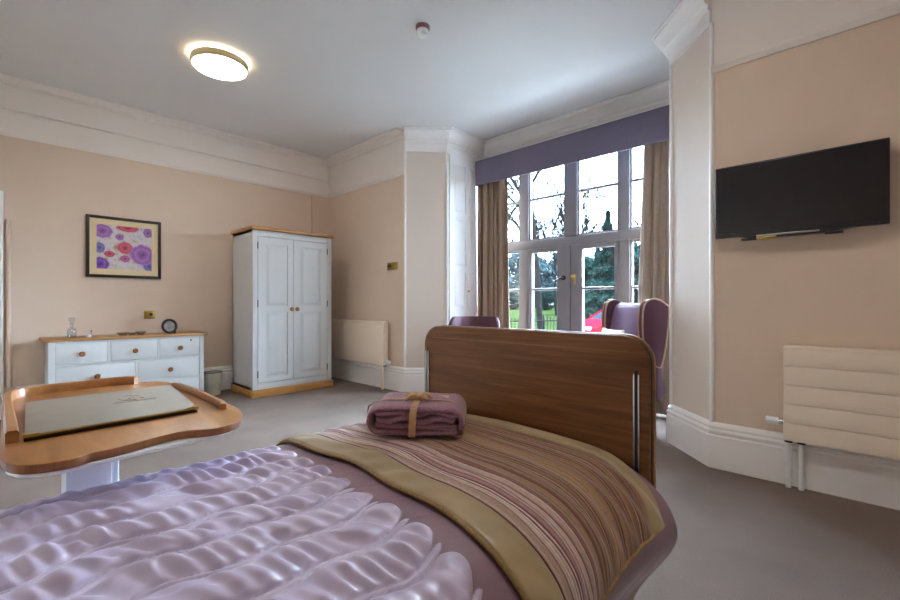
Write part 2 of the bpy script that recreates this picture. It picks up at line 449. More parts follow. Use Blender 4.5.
# friezes above the picture rails
MB().sweep([(0, 2.72), (.006, 2.72), (.006, CZ), (0, CZ)], [pA, pAB, pB], -1).build('trim_2', M['frieze'], struct=True, smooth=0)
MB().sweep([(0, 2.67), (.006, 2.67), (.006, CZ), (0, CZ)], [qE, qEE], -1).build('trim_3', M['frieze'], struct=True, smooth=0)
rail = lambda z: [(0, z - .03), (.012, z - .03), (.02, z - .018), (.034, z - .004), (.034, z + .008), (.014, z + .016), (.01, z + .03), (0, z + .03)]
MB().sweep(rail(2.735), [pA, pAB, pB], -1).build('trim_4', M['frieze'], struct=True)
MB().sweep(rail(2.685), [qE, qEE], -1).build('trim_5', M['frieze'], struct=True)
# upper bead on the left wall, throws the dark line
MB().sweep([(0, 2.955), (.032, 2.955), (.036, 2.96), (.036, 3.18), (0, 3.18)], [pA, pAB], -1).build('trim_6', M['frieze'], struct=True, smooth=0)
MB().sweep([(0, 2.745), (.030, 2.745), (.030, 2.930), (.026, 2.934), (0, 2.934)], [pA, pAB], -1).build('trim_19', M['frieze'], struct=True, smooth=0)
# cornice all round
corn = [(0, 3.06), (.012, 3.06), (.016, 3.085), (.03, 3.09), (.032, 3.125), (.05, 3.135), (.055, 3.15), (.075, 3.175), (.10, 3.20), (.118, 3.212), (.12, 3.232), (.135, 3.234), (.135, CZ), (0, CZ)]
cornA = [(0, 3.165), (.02, 3.165), (.03, 3.18), (.045, 3.19), (.045, 3.202), (.03, 3.206), (.045, 3.222), (.08, 3.230), (.10, 3.226), (.125, 3.230), (.135, 3.24), (.135, CZ), (0, CZ)]
MB().sweep(cornA, [(X0, YA), pAB, pB], -1).build('trim_7', M['frieze'], struct=True, smooth=30)
MB().sweep(corn, [pB, pC, pR, qR, qC, qE], -1).build('trim_8', M['gloss'], struct=True, smooth=30)
MB().sweep(cornA, [qE, qEE, pZ, pA], -1).build('trim_9', M['frieze'], struct=True, smooth=30)
band = [(0, 2.99), (.014, 2.99), (.018, 3.0), (.018, 3.062), (0, 3.07)]
MB().sweep(band, [pB, pC], -1).build('trim_10', M['gloss'], struct=True)
MB().sweep(band, [qC, qE], -1).build('trim_11', M['gloss'], struct=True)
# corner beads
for i, (p, z0) in enumerate(((pB, .3), (pC, .3), (qE, .3), (qC, .3))):
    MB().cyl((p[0], p[1], z0), (p[0], p[1], 2.995), .015, n=12).build('trim_%d' % (12 + i), M['gloss'], struct=True)
# baseboards
bb = [(0, 0), (.034, 0), (.034, .215), (.028, .222), (.028, .232), (.034, .238), (.034, .25), (.022, .262), (.026, .275), (.018, .292), (.006, .302), (0, .302)]
def bboard(name, path): MB().sweep(bb, path, -1).build(name, M['gloss'], struct=True, smooth=30)
bboard('baseboard_left', [(.16, YA), (3.262, YA), (3.262, YA - .035), (XB, YA - .035)])
bboard('baseboard_front', [(XB, YA - .035), pB, pC, pR])
bboard('baseboard_right', [qR, qC, qE, qEE, pZ])
bboard('baseboard_back', [pZ, pA])
# shutter panelling on the left reveal (faces the camera side) with its recessed panels
def panelled(mb, x0, x1, z0, z1, yf, th, panels, sgn=-1, rec=.012, mold=.02):
    """frame and panel leaf; front face at y=yf looking to sgn*Y; panels (xa,xb,za,zb)"""
    yb = yf - sgn * th; yr = yf - sgn * rec
    mb.box((x0, yb, z0), (x1, yr, z1))
    xs = sorted({x0, x1} | {p[0] for p in panels} | {p[1] for p in panels}); zs = sorted({z0, z1} | {p[2] for p in panels} | {p[3] for p in panels})
    for i in range(len(xs) - 1):
        for j in range(len(zs) - 1):
            cx, cz = (xs[i] + xs[i + 1]) / 2, (zs[j] + zs[j + 1]) / 2
            if any(p[0] < cx < p[1] and p[2] < cz < p[3] for p in panels): continue
            mb.box((xs[i], yr, zs[j]), (xs[i + 1], yf, zs[j + 1]))
    for xa, xb, za, zb in panels:
        m_ = mold; y1 = yf - sgn * rec * .3
        o = [(xa, yr, za), (xb, yr, za), (xb, yr, zb), (xa, yr, zb)]
        # moulding slope and raised field
        i1 = [(xa + m_ * .3, yr, za + m_ * .3), (xb - m_ * .3, yr, za + m_ * .3), (xb - m_ * .3, yr, zb - m_ * .3), (xa + m_ * .3, yr, zb - m_ * .3)]
        i2 = [(xa + m_ * 1.6, y1, za + m_ * 1.6), (xb - m_ * 1.6, y1, za + m_ * 1.6), (xb - m_ * 1.6, y1, zb - m_ * 1.6), (xa + m_ * 1.6, y1, zb - m_ * 1.6)]
        mb.add(i1 + i2, [(4, 5, 6, 7)] + [(k, (k + 1) % 4, 4 + (k + 1) % 4, 4 + k) for k in range(4)])
    return mb
pan = []
for za, zb in ((.36, .98), (1.06, 1.22 + .28), (1.58, 2.18), (2.26, 2.86)):
    pan.append((4.02, 4.24, za, zb)); pan.append((4.31, 4.53, za, zb))
mb = MB(); panelled(mb, 3.94, XD, .3, 2.96, 3.765, .03, pan, -1, .01, .018)
sh = mb.build('trim_16', M['gloss'], struct=True, smooth=0)
MB().lathe([(.0, 0), (.008, 0), (.008, .012), (.015, .02), (.013, .03), (0, .034)], (4.275, 3.765, 1.26), (0, -1, 0), 14).build('shutter_knob', M['brass'], sh)
# door at the far left of the left wall (its edge just shows)
d1 = MB().box((.0, YA - .03, 0), (.075, YA + .01, 2.17), .006).box((-.95, YA - .03, 0), (-.87, YA + .01, 2.17), .006).box((-.87, YA - .03, 2.09), (.0, YA + .01, 2.17), .006).build('door_1', M['gloss'], struct=True)
mb = MB(); panelled(mb, -.87, 0, .01, 2.09, YA - .015, .02, [(-.76, -.49, .2, .95), (-.38, -.11, .2, .95), (-.76, -.49, 1.1, 1.95), (-.38, -.11, 1.1, 1.95)])
mb.build('door_leaf', M['gloss'], d1, smooth=0)
MB().cyl((.11, YA - .03, .3), (.11, YA - .03, 1.9), .018, n=12).build('trim_17', M['beige'], struct=True)  # beige tube standing in for a faint shadow strip beside the door

# ------------------------------------------------------------------ bay window
W = thing('window_1', None, None, (XD, 2.46, 0), kind='structure')
xf0, xf1 = 4.75, 4.83
mb = MB()
mb.box((4.74, WY0, WZ1 - .07), (4.85, WY1, WZ1)).box((4.74, WY0, 0), (4.85, WY0 + .07, WZ1)).box((4.74, WY1 - .07, 0), (4.85, WY1, WZ1)).box((4.74, WY0, 0), (4.85, WY1, .05))
mb.build('outer_frame', M['upvc'], W, 0)
for a, b_, z0 in ((3.15, 3.29, .05), (1.86, 1.985, .05), (2.475, 2.64, 1.9)):
    MB().box((xf0, a, z0), (4.85, b_, WZ1 - .07), .012).build('mullion', M['upvc'], W)
MB().box((4.745, WY0 + .07, 1.79), (4.85, WY1 - .07, 1.90), .01).build('transom', M['upvc'], W)
lights = [(3.29, 3.65, 'side'), (2.64, 3.15, 'mid'), (1.985, 2.475, 'mid'), (1.27, 1.86, 'side')]
for a, b_, k in lights:
    # upper casement light
    s_ = .018
    sash = MB().box((4.775, a, 1.90), (4.82, a + s_, 2.88)).box((4.775, b_ - s_, 1.90), (4.82, b_, 2.88)).box((4.775, a, 1.90), (4.82, b_, 1.925)).box((4.775, a, 2.855), (4.82, b_, 2.88)).build('sash', M['upvc'], W, 0)
    MB().box((4.78, a + s_, 2.415), (4.815, b_ - s_, 2.445), .006).build('glazing_bar', M['upvc'], sash)
    MB().box((4.798, a + s_, 1.92), (4.802, b_ - s_, 2.86)).build('pane', M['glass'], sash, 0)
    if k == 'side':
        sash = MB().box((4.775, a, .05), (4.82, a + s_, 1.79)).box((4.775, b_ - s_, .05), (4.82, b_, 1.79)).box((4.775, a, .05), (4.82, b_, .45)).box((4.775, a, 1.765), (4.82, b_, 1.79)).build('sash', M['upvc'], W, 0)
        MB().box((4.78, a + s_, 1.26), (4.815, b_ - s_, 1.29), .006).build('glazing_bar', M['upvc'], sash)
        MB().box((4.798, a + s_, .45), (4.802, b_ - s_, 1.77)).build('pane', M['glass'], sash, 0)
for a, b_, hy in ((2.562, 3.15, 2.65), (1.985, 2.556, 2.50)):
    ga, gb = (2.737, 3.10) if a > 2.5 else (2.03, 2.41)
    leaf = MB().box((4.752, a, .05), (4.81, ga, 1.79), .006).box((4.752, gb, .05), (4.81, b_, 1.79), .006).box((4.752, ga, .05), (4.81, gb, .40)).box((4.752, ga, 1.74), (4.81, gb, 1.79)).build('door_leaf', M['upvc'], W)
    MB().box((4.765, ga, 1.262), (4.805, gb, 1.292), .006).build('glazing_bar', M['upvc'], leaf)
    MB().box((4.788, ga, .40), (4.792, gb, 1.745)).build('pane', M['glass'], leaf, 0)
    h = MB()
    if a > 2.5:
        h.lathe([(0, 0), (.03, 0), (.03, .006), (.01, .012), (.01, .05), (0, .05)], (4.752, hy, 1.41), (-1, 0, 0), 16)
        h.cyl((4.705, hy, 1.41), (4.70, hy + .10, 1.37), .011, .009)
        h.build('handle', M['dark'], leaf)
    else:
        h.box((4.745, hy - .014, 1.33), (4.753, hy + .014, 1.45), .003).lathe([(0, 0), (.008, 0), (.008, .03), (.022, .04), (.024, .055), (.014, .066), (0, .068)], (4.745, hy, 1.42), (-1, 0, 0), 16)
        h.build('handle', M['brass'], leaf)
MB().box((4.83, 2.552, .05), (4.84, 2.566, 1.79)).build('cover_strip', M['brass'], W)

# ------------------------------------------------------------------ pelmet and curtains
pe = thing('pelmet', 'long purple fabric pelmet across the top of the bay window', 'pelmet', (4.4, 2.46, 2.65))
MB().box((4.40, 1.16, 2.648), (4.425, 3.745, 2.972), .006).build('valance_board', M['pelmet'], pe)
MB().box((4.425, 1.18, 2.945), (4.628, 3.745, 2.970)).build('top_board', M['pelmet'], pe)
def curtain(name, label, xa, ya, xb, yb, n, flare_a, flare_b, seed):
    r_ = random.Random(seed)
    t = thing(name, label, 'curtain', ((xa + xb) / 2, (ya + yb) / 2, .02))
    N, K = 161, 40
    ph = [r_.uniform(-.5, .5) for _ in range(4)]
    arr = np.zeros((N, K, 3))
    for i in range(N):
        s_ = i / (N - 1)
        for j in range(K):
            z = .025 + (2.90 - .025) * j / (K - 1); lo = 1 - j / (K - 1)
            Y = (ya + flare_a * lo) * (1 - s_) + (yb + flare_b * lo) * s_
            X = xa * (1 - s_) + xb * s_
            w = s_ * n + .22 * math.sin(2 * PI * s_ * 1.7 + ph[0]) + .05 * math.sin(z * 1.3 + ph[1])
            amp = .036 * (1 - .35 * (1 - lo)) * (.75 + .4 * math.sin(s_ * 9 + ph[2]))
            arr[i, j] = (X + amp * math.sin(2 * PI * w) + .006 * math.sin(2 * PI * w * 2.3 + z), Y + .010 * math.sin(4 * PI * w), z)
    back = arr.copy(); back[:, :, 0] += .004
    mb = MB().grid(arr).grid(back[::-1])
    n0 = N * K
    for j in range(K - 1):
        mb.f.append((j, j + 1, n0 + (N - 1) * K + j + 1, n0 + (N - 1) * K + j)); mb.f.append(((N - 1) * K + j + 1, (N - 1) * K + j, n0 + j, n0 + j + 1))
    mb.build('drape', M['curtain'], t, 80)
    top = MB().box((min(xa, xb) - .02, min(ya, yb), 2.84), (max(xa, xb) + .03, max(ya, yb), 2.90)).build('heading_tape', M['curtain'], t, 0)
    return t
curtain('curtain', 'taupe floor length curtain bunched at the shutter panelled reveal behind the small tub chair', 4.455, 3.752, 4.50, 3.315, 5.6, .01, -.05, 3)
curtain('curtain', 'taupe floor length curtain bunched behind the winged armchair', 4.48, 1.21, 4.52, 1.62, 5.2, 0, .10, 8)

# ------------------------------------------------------------------ radiators
def radiator_left():
    t = thing('radiator', 'low cream flat fronted radiator between the wardrobe and the bay corner', 'radiator', (3.42, 5.0, .3))
    MB().box((3.416, 4.43, .31), (3.50, 5.72, .865), .012).build('panel', M['rad'], t)
    mb = MB().box((3.412, 4.445, .835), (3.502, 5.70, .872), .006).build('top_grille', M['rad'], t)
    MB().box((3.50, 4.6, .4), (3.542, 4.66, .8)).build('wall_bracket', M['rad'], t)
    MB().cyl((3.46, 4.50, 0), (3.46, 4.50, .33), .016, n=12).build('pipe', M['rad'], t)
    MB().cyl((3.455, 4.455, .30), (3.455, 4.455, .42), .020, n=12).build('valve', M['dark'], t)
    MB().lathe([(0, 0), (.024, 0), (.026, .02), (.026, .07), (.02, .085), (0, .088)], (3.455, 4.435, .37), (0, -1, -.2), 16).build('thermostat_head', M['white_pl'], t)
    return t
radiator_left()
t = thing('radiator', 'wide cream radiator with horizontal grooves under the wall mounted television', 'radiator', (3.25, -.3, .29))
mb = MB(); zz = [.288, .395, .507, .618, .73, .835]
for a, b_ in zip(zz[:-1], zz[1:]): mb.box((3.246, -1.05, a + .002), (3.262, .362, b_ - .002), .002)
mb.box((3.256, -1.05, .29), (3.34, .358, .832)).build('panel', M['rad'], t)
MB().box((3.25, -1.05, .832), (3.345, .366, .85), .006).build('top_grille', M['rad'], t)
MB().box((3.255, .356, .29), (3.342, .366, .84), .004).build('side_cover', M['rad'], t)
MB().box((3.34, .0, .35), (3.362, .05, .8)).build('wall_bracket', M['rad'], t)
for y in (.345, .285):
    p = MB().cyl((3.30, y, 0), (3.30, y, .28), .014, n=14).build('pipe', M['white_pl'], t)
    MB().cyl((3.30, y, .27), (3.30, y, .30), .02, n=12).build('pipe_nut', M['dark'], p)
v_ = MB().cyl((3.31, .36, .385), (3.31, .40, .385), .014, n=12).build('valve', M['chrome'], t)
MB().lathe([(0, 0), (.02, 0), (.022, .01), (.022, .055), (.018, .062), (0, .063)], (3.31, .395, .385), (0, 1, 0), 18).build('thermostat_head', M['white_pl'], v_)

# ------------------------------------------------------------------ sockets, detector, ceiling light
t = thing('wall_socket', 'brass socket plate on the wall above the chest of drawers', 'socket', (1.248, YA, .97))
MB().box((1.195, YA - .012, .925), (1.300, YA, 1.02), .004).build('plate', M['brass'], t)
MB().lathe([(0, 0), (.017, 0), (.017, .012), (0, .013)], (1.26, YA - .011, .975), (0, -1, 0), 16).build('outlet', M['black'], t)
t = thing('wall_socket', 'brass double plate on the wall above the low flat radiator', 'socket', (XB, 4.40, 1.57))
MB().box((XB - .012, 4.30, 1.53), (XB, 4.50, 1.625), .004).build('plate', M['brass'], t)
for y in (4.45,):
    for k in range(2): MB().box((XB - .018, y - .03 + .04 * k, 1.565), (XB - .011, y - .01 + .04 * k, 1.592), .002).build('outlet', M['black'], t)
MB().box((XB - .018, 4.335, 1.56), (XB - .011, 4.385, 1.60), .002).build('switch', M['brass'], t)

def ceiling_light(x, y, label):
    t = thing('ceiling_light', label, 'ceiling light', (x, y, CZ - .1))
    z1 = CZ - .022
    MB().lathe([(.2235, z1 - .058), (.2255, z1 - .06), (.2275, z1 - .058), (.2275, z1 - .002), (.2255, z1), (.18, z1), (.18, z1 - .003), (.2235, z1 - .003)], (x, y, 0), (0, 0, 1), 64).build('rim', plain('lamp_rim', (206, 190, 150), .4), t)
    MB().lathe([(0, z1 - .066), (.12, z1 - .064), (.21, z1 - .06), (.2225, z1 - .052), (.2225, z1 - .045), (0, z1 - .045)], (x, y, 0), (0, 0, 1), 64).build('diffuser', LAMP, t)
    MB().lathe([(0, z1 + .001), (.12, z1 + .001), (.12, CZ), (0, CZ)], (x, y, 0), (0, 0, 1), 32).build('ceiling_plate', M['white_pl'], t)
    MB().lathe([(.15, z1 + .002), (.216, z1 + .002), (.216, z1 + .006), (.15, z1 + .006)], (x, y, 0), (0, 0, 1), 64).build('halo_ring', HALO, t)
    return t
ceiling_light(1.385, 4.12, 'round drum ceiling light glowing warm white over the carpet by the wardrobe')
ceiling_light(1.385, .75, 'added unseen copy of the drum ceiling light, brightening the bed side of the room')  # extra lamp out of view, added to light the bed side
t = thing('smoke_detector', 'small white smoke detector on the ceiling', 'smoke detector', (2.31, 2.50, CZ - .07))
MB().lathe([(0, CZ - .03), (.05, CZ - .03), (.055, CZ - .02), (.055, CZ), (0, CZ)], (2.31, 2.50, 0), (0, 0, 1), 32).build('base', M['red_led'], t)
MB().lathe([(0, CZ - .085), (.02, CZ - .084), (.034, CZ - .074), (.036, CZ - .06), (.03, CZ - .055), (.03, CZ - .045), (.045, CZ - .04), (.045, CZ - .028), (0, CZ - .028)], (2.31, 2.50, 0), (0, 0, 1), 32).build('cover', M['white_pl'], t)

# ------------------------------------------------------------------ television
t = thing('television', 'black flat screen television hung on the beige wall above the grooved radiator', 'television', (3.27, .32, 1.52))
MB().box((3.266, -.084, 1.522), (3.30, .724, 1.978), .006).build('casing', M['tv_body'], t)
MB().box((3.2645, -.072, 1.546), (3.268, .712, 1.968)).build('screen', M['tv_screen'], t, 0)
MB().box((3.30, .10, 1.60), (3.35, .54, 1.90), .01).build('back_housing', M['tv_body'], t)
MB().box((3.345, .2, 1.62), (3.366, .44, 1.88)).build('wall_bracket', M['dark'], t)
MB().prism([(.06, 1.523), (.60, 1.523), (.52, 1.503), (.16, 1.503)], 'x', 3.27, 3.31).build('speaker_bar', M['tv_body'], t, 0)
MB().box((3.262, .20, 1.514), (3.268, .50, 1.524), .002).build('silver_strip', M['silver'], t)
MB().box((3.262, .40, 1.498), (3.29, .50, 1.512), .003).build('badge', M['brass'], t)
for y in (.14, .54): MB().box((3.264, y - .04, 1.496), (3.30, y + .04, 1.508), .003).build('foot_mount', M['black'], t)

# ------------------------------------------------------------------ picture
t = thing('framed_picture', 'dark framed print of purple and red flowers with a cream mount on the wall', 'picture', (1.018, YA, 1.38))
x0, x1, z0, z1 = .681, 1.357, 1.383, 2.042
fw = .03
MB().box((x0, YA - .03, z0), (x0 + fw, YA, z1), .004).box((x1 - fw, YA - .03, z0), (x1, YA, z1), .004).box((x0 + fw, YA - .03, z0), (x1 - fw, YA, z0 + fw), .004).box((x0 + fw, YA - .03, z1 - fw), (x1 - fw, YA, z1), .004).build('frame', M['frame'], t)
MB().box((x0 + fw, YA - .016, z0 + fw), (x1 - fw, YA - .002, z1 - fw)).build('mount', M['mount'], t, 0)
mb = MB(); a = np.array([[(.770, YA - .0175, 1.475), (.770, YA - .0175, 1.952)], [(1.266, YA - .0175, 1.475), (1.266, YA - .0175, 1.952)]])
mb.grid(a, np.array([[(0, 0), (0, 1)], [(1, 0), (1, 1)]], dtype=float)); mb.build('print', M['print'], t, 0)

# ------------------------------------------------------------------ wardrobe
t = thing('wardrobe', 'tall white two door wardrobe with oak top and plinth in the corner', 'wardrobe', (2.6, 5.43, 0))
yf, yb = 5.15, 5.76
MB().box((2.085, yf, .09), (2.11, yb, 1.96)).box((3.085, yf, .09), (3.11, yb, 1.96)).box((2.085, yb - .02, .09), (3.11, yb, 1.96)).box((2.085, yf + .02, .09), (3.11, yb, .12)).box((2.085, yf + .02, 1.93), (3.11, yb, 1.96)).build('body', M['furn'], t, 0)
MB().box((2.083, yf - .004, .09), (2.140, yf + .022, 1.96), .003).box((3.046, yf - .004, .09), (3.112, yf + .022, 1.96), .003).box((2.140, yf - .004, 1.89), (3.046, yf + .022, 1.96), .003).box((2.140, yf - .004, .09), (3.046, yf + .022, .165), .003).build('face_frame', M['furn'], t)
MB().box((2.062, yf - .03, 1.965), (3.134, yb + .015, 2.002), .008).build('top', M['oak'], t)
MB().box((2.066, yf - .022, 0), (3.13, yb + .01, .092), .006).build('plinth', M['oakx'], t)
for a, b_, pa, pb in ((2.145, 2.575, 2.238, 2.505), (2.581, 3.041, 2.672, 2.945)):
    mb = MB(); panelled(mb, a, b_, .171, 1.884, yf - .008, .026, [(pa, pb, 1.068, 1.803), (pa, pb, .235, .998)], -1, .014, .026)
    d_ = mb.build('door', M['furn'], t, 0)
    kx = 2.545 if a < 2.5 else 2.615
    MB().lathe([(0, 0), (.009, 0), (.011, .012), (.024, .022), (.026, .034), (.016, .044), (0, .046)], (kx, yf - .008, 1.032), (0, -1, 0), 18).build('knob', M['knob'], d_)
    hx = a - .004 if a < 2.5 else b_ + .004
    for hz in (.27, 1.10, 1.78): MB().cyl((hx, yf - .008, hz - .04), (hx, yf - .008, hz + .04), .006, n=10).build('hinge', M['dark'], d_)

# ------------------------------------------------------------------ chest of drawers
t = thing('chest_of_drawers', 'low wide white chest of drawers with oak top under the flower picture', 'chest of drawers', (1.0, 5.72, 0))
yf, yb = 5.51, 5.93
MB().box((.362, yf, .03), (1.672, yb, .738)).build('body', M['furn'], t, 0)
st = [(.358, .405), (1.63, 1.676)]
mb = MB()
for a, b_ in st: mb.box((a, yf - .014, 0), (b_, yf + .03, .738), .003)
for a, b_ in ((.722, .738), (.497, .518), (.268, .288), (.03, .062)): mb.box((.405, yf - .012, a), (1.63, yf + .01, b_))
for a, b_ in ((.796, .822), (1.228, 1.242)): mb.box((a, yf - .012, .518), (b_, yf + .01, .722))
mb.box((1.028, yf - .012, .288), (1.050, yf + .01, .497)).box((1.028, yf - .012, .062), (1.050, yf + .01, .268))
mb.build('face_frame', M['furn'], t)
MB().box((.322, yf - .03, .738), (1.712, yb + .015, .764), .008).build('top', M['oak'], t)
for (a, b_, z0, z1) in ((.409, .792, .522, .718), (.826, 1.224, .522, .718), (1.246, 1.626, .522, .718), (.409, 1.024, .292, .493), (1.054, 1.626, .292, .493), (.409, 1.024, .066, .264), (1.054, 1.626, .066, .264)):
    d_ = MB().box((a, yf - .010, z0), (b_, yf + .01, z1), .002).build('drawer', M['furn'], t)
    mx_ = (a + b_) / 2
    MB().lathe([(0, 0), (.010, 0), (.010, .012), (.023, .02), (.025, .03), (.016, .04), (0, .042)], (mx_, yf - .010, (z0 + z1) / 2 - .008), (0, -1, 0), 18).build('knob', M['knob'], d_)
    if a > 1.2 and z1 > .7: MB().lathe([(0, 0), (.009, 0), (.008, .004), (0, .005)], (1.545, yf - .010, .69), (0, -1, 0), 12).build('keyhole', M['dark'], d_)
# things on it
ZT = .764
t = thing('decanter', 'clear glass decanter with a stopper at the left end of the drawers top', 'decanter', (.54, 5.64, ZT))
MB().lathe([(0, ZT), (.032, ZT), (.036, ZT + .01), (.037, ZT + .06), (.033, ZT + .085), (.014, ZT + .105), (.012, ZT + .13), (.022, ZT + .138), (.022, ZT + .142), (.009, ZT + .14), (.010, ZT + .105), (.030, ZT + .08), (.033, ZT + .02), (0, ZT + .015)], (.54, 5.64, 0), (0, 0, 1), 28).build('bottle', M['clear'], t)
MB().lathe([(0, ZT + .142), (.010, ZT + .142), (.014, ZT + .155), (.026, ZT + .168), (.026, ZT + .188), (.016, ZT + .198), (0, ZT + .2)], (.54, 5.64, 0), (0, 0, 1), 10).build('stopper', M['clear'], t)
t = thing('trinket_pot', 'tiny white pot with a silver stem beside the glass decanter', 'trinket', (.665, 5.63, ZT))
MB().lathe([(0, ZT), (.02, ZT), (.024, ZT + .012), (.02, ZT + .026), (0, ZT + .028)], (.665, 5.63, 0), (0, 0, 1), 20).build('pot', M['white_pl'], t)
MB().lathe([(0, ZT + .028), (.004, ZT + .028), (.004, ZT + .05), (.012, ZT + .058), (.004, ZT + .07), (0, ZT + .072)], (.69, 5.64, -.0), (0, 0, 1), 14).lathe([(0, ZT), (.012, ZT), (.004, ZT + .01), (.004, ZT + .03), (0, ZT + .03)], (.69, 5.64, 0), (0, 0, 1), 14).build('stem', M['silver'], t)
def dish(x, y, r, h, label):
    t = thing('silver_dish', label, 'dish', (x, y, ZT))
    MB().lathe([(0, ZT), (r * .6, ZT), (r * .62, ZT + .006), (r, ZT + h), (r * 1.04, ZT + h + .002), (r * .94, ZT + h), (r * .5, ZT + .012), (0, ZT + .01)], (x, y, 0), (0, 0, 1), 28).build('bowl', M['chrome'], t)
    MB().tube([(x + r * 1.0 * math.cos(a), y + r * math.sin(a), ZT + h + .002) for a in np.linspace(0, 2 * PI, 24, endpoint=False)], .0035, 6, True).build('rim', M['silver'], t)
dish(.95, 5.66, .055, .03, 'shallow silver dish at the left of the row on the drawers top')
dish(1.035, 5.69, .045, .022, 'small low silver dish in the middle of the row on the drawers top')
dish(1.105, 5.65, .048, .034, 'deeper silver bowl at the right of the row, nearest the round frame')
t = thing('round_frame', 'round dark silver photo frame standing at the right end of the drawers top', 'photo frame', (1.375, 5.66, ZT))
mtx = Matrix.Translation((1.375, 5.66, ZT + .082)) @ Matrix.Rotation(math.radians(-12), 4, 'X')
ring = [mtx @ Vector((.066 * math.cos(a), 0, .072 * math.sin(a))) for a in np.linspace(0, 2 * PI, 40, endpoint=False)]
MB().tube(ring, .013, 10, True).build('rim', M['dark'], t)
MB().add([mtx @ Vector((.06 * math.cos(a), .004, .066 * math.sin(a))) for a in np.linspace(0, 2 * PI, 32, endpoint=False)] + [mtx @ Vector((.06 * math.cos(a), .010, .066 * math.sin(a))) for a in np.linspace(0, 2 * PI, 32, endpoint=False)],
    [tuple(range(32))[::-1], tuple(range(32, 64))] + [(i, (i + 1) % 32, 32 + (i + 1) % 32, 32 + i) for i in range(32)]).build('photo', plain('photo_paper', (150, 146, 142), .4, var=.5, nscale=22), t)
MB().cyl((1.375, 5.68, ZT + .11), (1.375, 5.745, ZT + .002), .005).build('strut', M['dark'], t)
MB().box((1.41, 5.635, ZT), (1.435, 5.675, ZT + .028), .006).build('foot', M['dark'], t)
# bin
t = thing('waste_bin', 'pale olive waste bin on the carpet between the drawers and wardrobe', 'bin', (1.845, 5.72, 0))
MB().lathe([(0, .004), (.085, .004), (.088, .012), (.098, .272), (.094, .272), (.084, .018), (0, .014)], (1.845, 5.72, 0), (0, 0, 1), 36).build('bucket', M['bin'], t)
MB().tube([(1.845 + .097 * math.cos(a), 5.72 + .097 * math.sin(a), .273) for a in np.linspace(0, 2 * PI, 40, endpoint=False)], .006, 8, True).build('rim', plain('bin_rim', (120, 116, 100), .4), t)

# ------------------------------------------------------------------ bed
XF, YR, YL = 1.31, .456, 1.407
bed = thing('bed', 'profiling bed with a tall walnut footboard between it and the bay window', 'bed', (.2, .93, 0))
def fb_outline(y0, y1, z0, z1, r, n=10):
    pts = [(y0, z0), (y1, z0)]
    pts += [(y1 - r + r * math.cos(a), z1 - r + r * math.sin(a)) for a in np.linspace(0, PI / 2, n)]
    pts += [(y0 + r - r * math.sin(a), z1 - r + r * math.cos(a)) for a in np.linspace(0, PI / 2, n)]
    return pts
fb = MB().prism(fb_outline(YR, YL, .45, 1.004, .085), 'x', XF, XF + .014, .004).build('footboard', M['walnut'], bed, 40)
MB().prism(fb_outline(YR + .004, YL - .004, .45, 1.000, .083), 'x', XF + .014, XF + .036).build('edge_trim', M['black'], fb, 40)
MB().prism(fb_outline(YR - .002, YL + .002, .45, 1.006, .087), 'x', XF + .036, XF + .054, .004).build('back_panel', M['walnut_edge'], fb, 40)
MB().box((XF - .0015, YR + .06, .954), (XF + .002, YL - .05, .9565)).build('groove', M['walnut_edge'], fb, 0)
for y in (YR + .036, YL - .022):
    zt_ = .892 if y < 1 else .895
    ch = MB().box((XF - .006, y - .010, .46), (XF + .001, y - .004, zt_), .002).box((XF - .006, y + .004, .46), (XF + .001, y + .010, zt_), .002).build('guide_rail', M['chrome'], fb)
    MB().box((XF - .003, y - .004, .46), (XF, y + .004, zt_ + .012)).build('slot', M['black'], ch, 0)
MB().prism(fb_outline(YR, YL, .30, 1.15, .085), 'x', -.92, -.88, .004).build('headboard', M['walnut'], bed, 40)
MB().box((-.88, .50, .36), (XF, .53, .44), .004).box((-.88, 1.36, .36), (XF, 1.39, .44), .004).box((-.88, .53, .38), (XF, 1.36, .42)).build('frame', M['bed_metal'], bed)
for x, y in ((-.7, .56), (-.7, 1.33), (1.1, .56), (1.1, 1.33)):
    l_ = MB().box((x - .025, y - .025, .1), (x + .025, y + .025, .38), .004).build('leg', M['bed_metal'], bed)
    MB().cyl((x, y - .016, .055), (x, y + .016, .055), .055, n=24).cyl((x, y, .055), (x, y, .12), .014).build('castor', M['black'], l_)
MB().box((-.87, .50, .44), (1.29, 1.385, .605), .05, 3).build('mattress', M['mattress'], bed)

# bedding section: arc length s measured from the centre line, + towards the camera side (low Y)
def section():
    pts = []
    # near side (low Y): hem -> top, then far side
    near = [(.452, .20), (.446, .28), (.438, .36), (.430, .42), (.426, .47), (.434, .525), (.457, .570), (.497, .605), (.55, .628), (.62, .640), (.72, .646)]
    far = [(1.15, .646), (1.28, .643), (1.37, .636), (1.412, .618), (1.437, .585), (1.446, .53), (1.45, .45), (1.452, .36), (1.452, .30)]
    pts = near + [(.93, .649)] + far
    P = np.array(pts); d = np.r_[0, np.cumsum(np.hypot(*np.diff(P, axis=0).T))]
    t = np.linspace(0, d[-1], 600)
    # smooth (Catmull-like) by interpolation + moving average
    Y = np.interp(t, d, P[:, 0]); Z = np.interp(t, d, P[:, 1])
    k = 25; ker = np.ones(k) / k
    Yp = np.convolve(np.pad(Y, k // 2, mode='reflect', reflect_type='odd'), ker, 'valid'); Zp = np.convolve(np.pad(Z, k // 2, mode='reflect', reflect_type='odd'), ker, 'valid')
    d2 = np.r_[0, np.cumsum(np.hypot(np.diff(Yp), np.diff(Zp)))]
    ic = np.argmin(abs(Yp - .93))
    return d2 - d2[ic], Yp, Zp
SS, SY, SZ = section()
S_NEAR, S_FAR = SS[0], SS[-1]
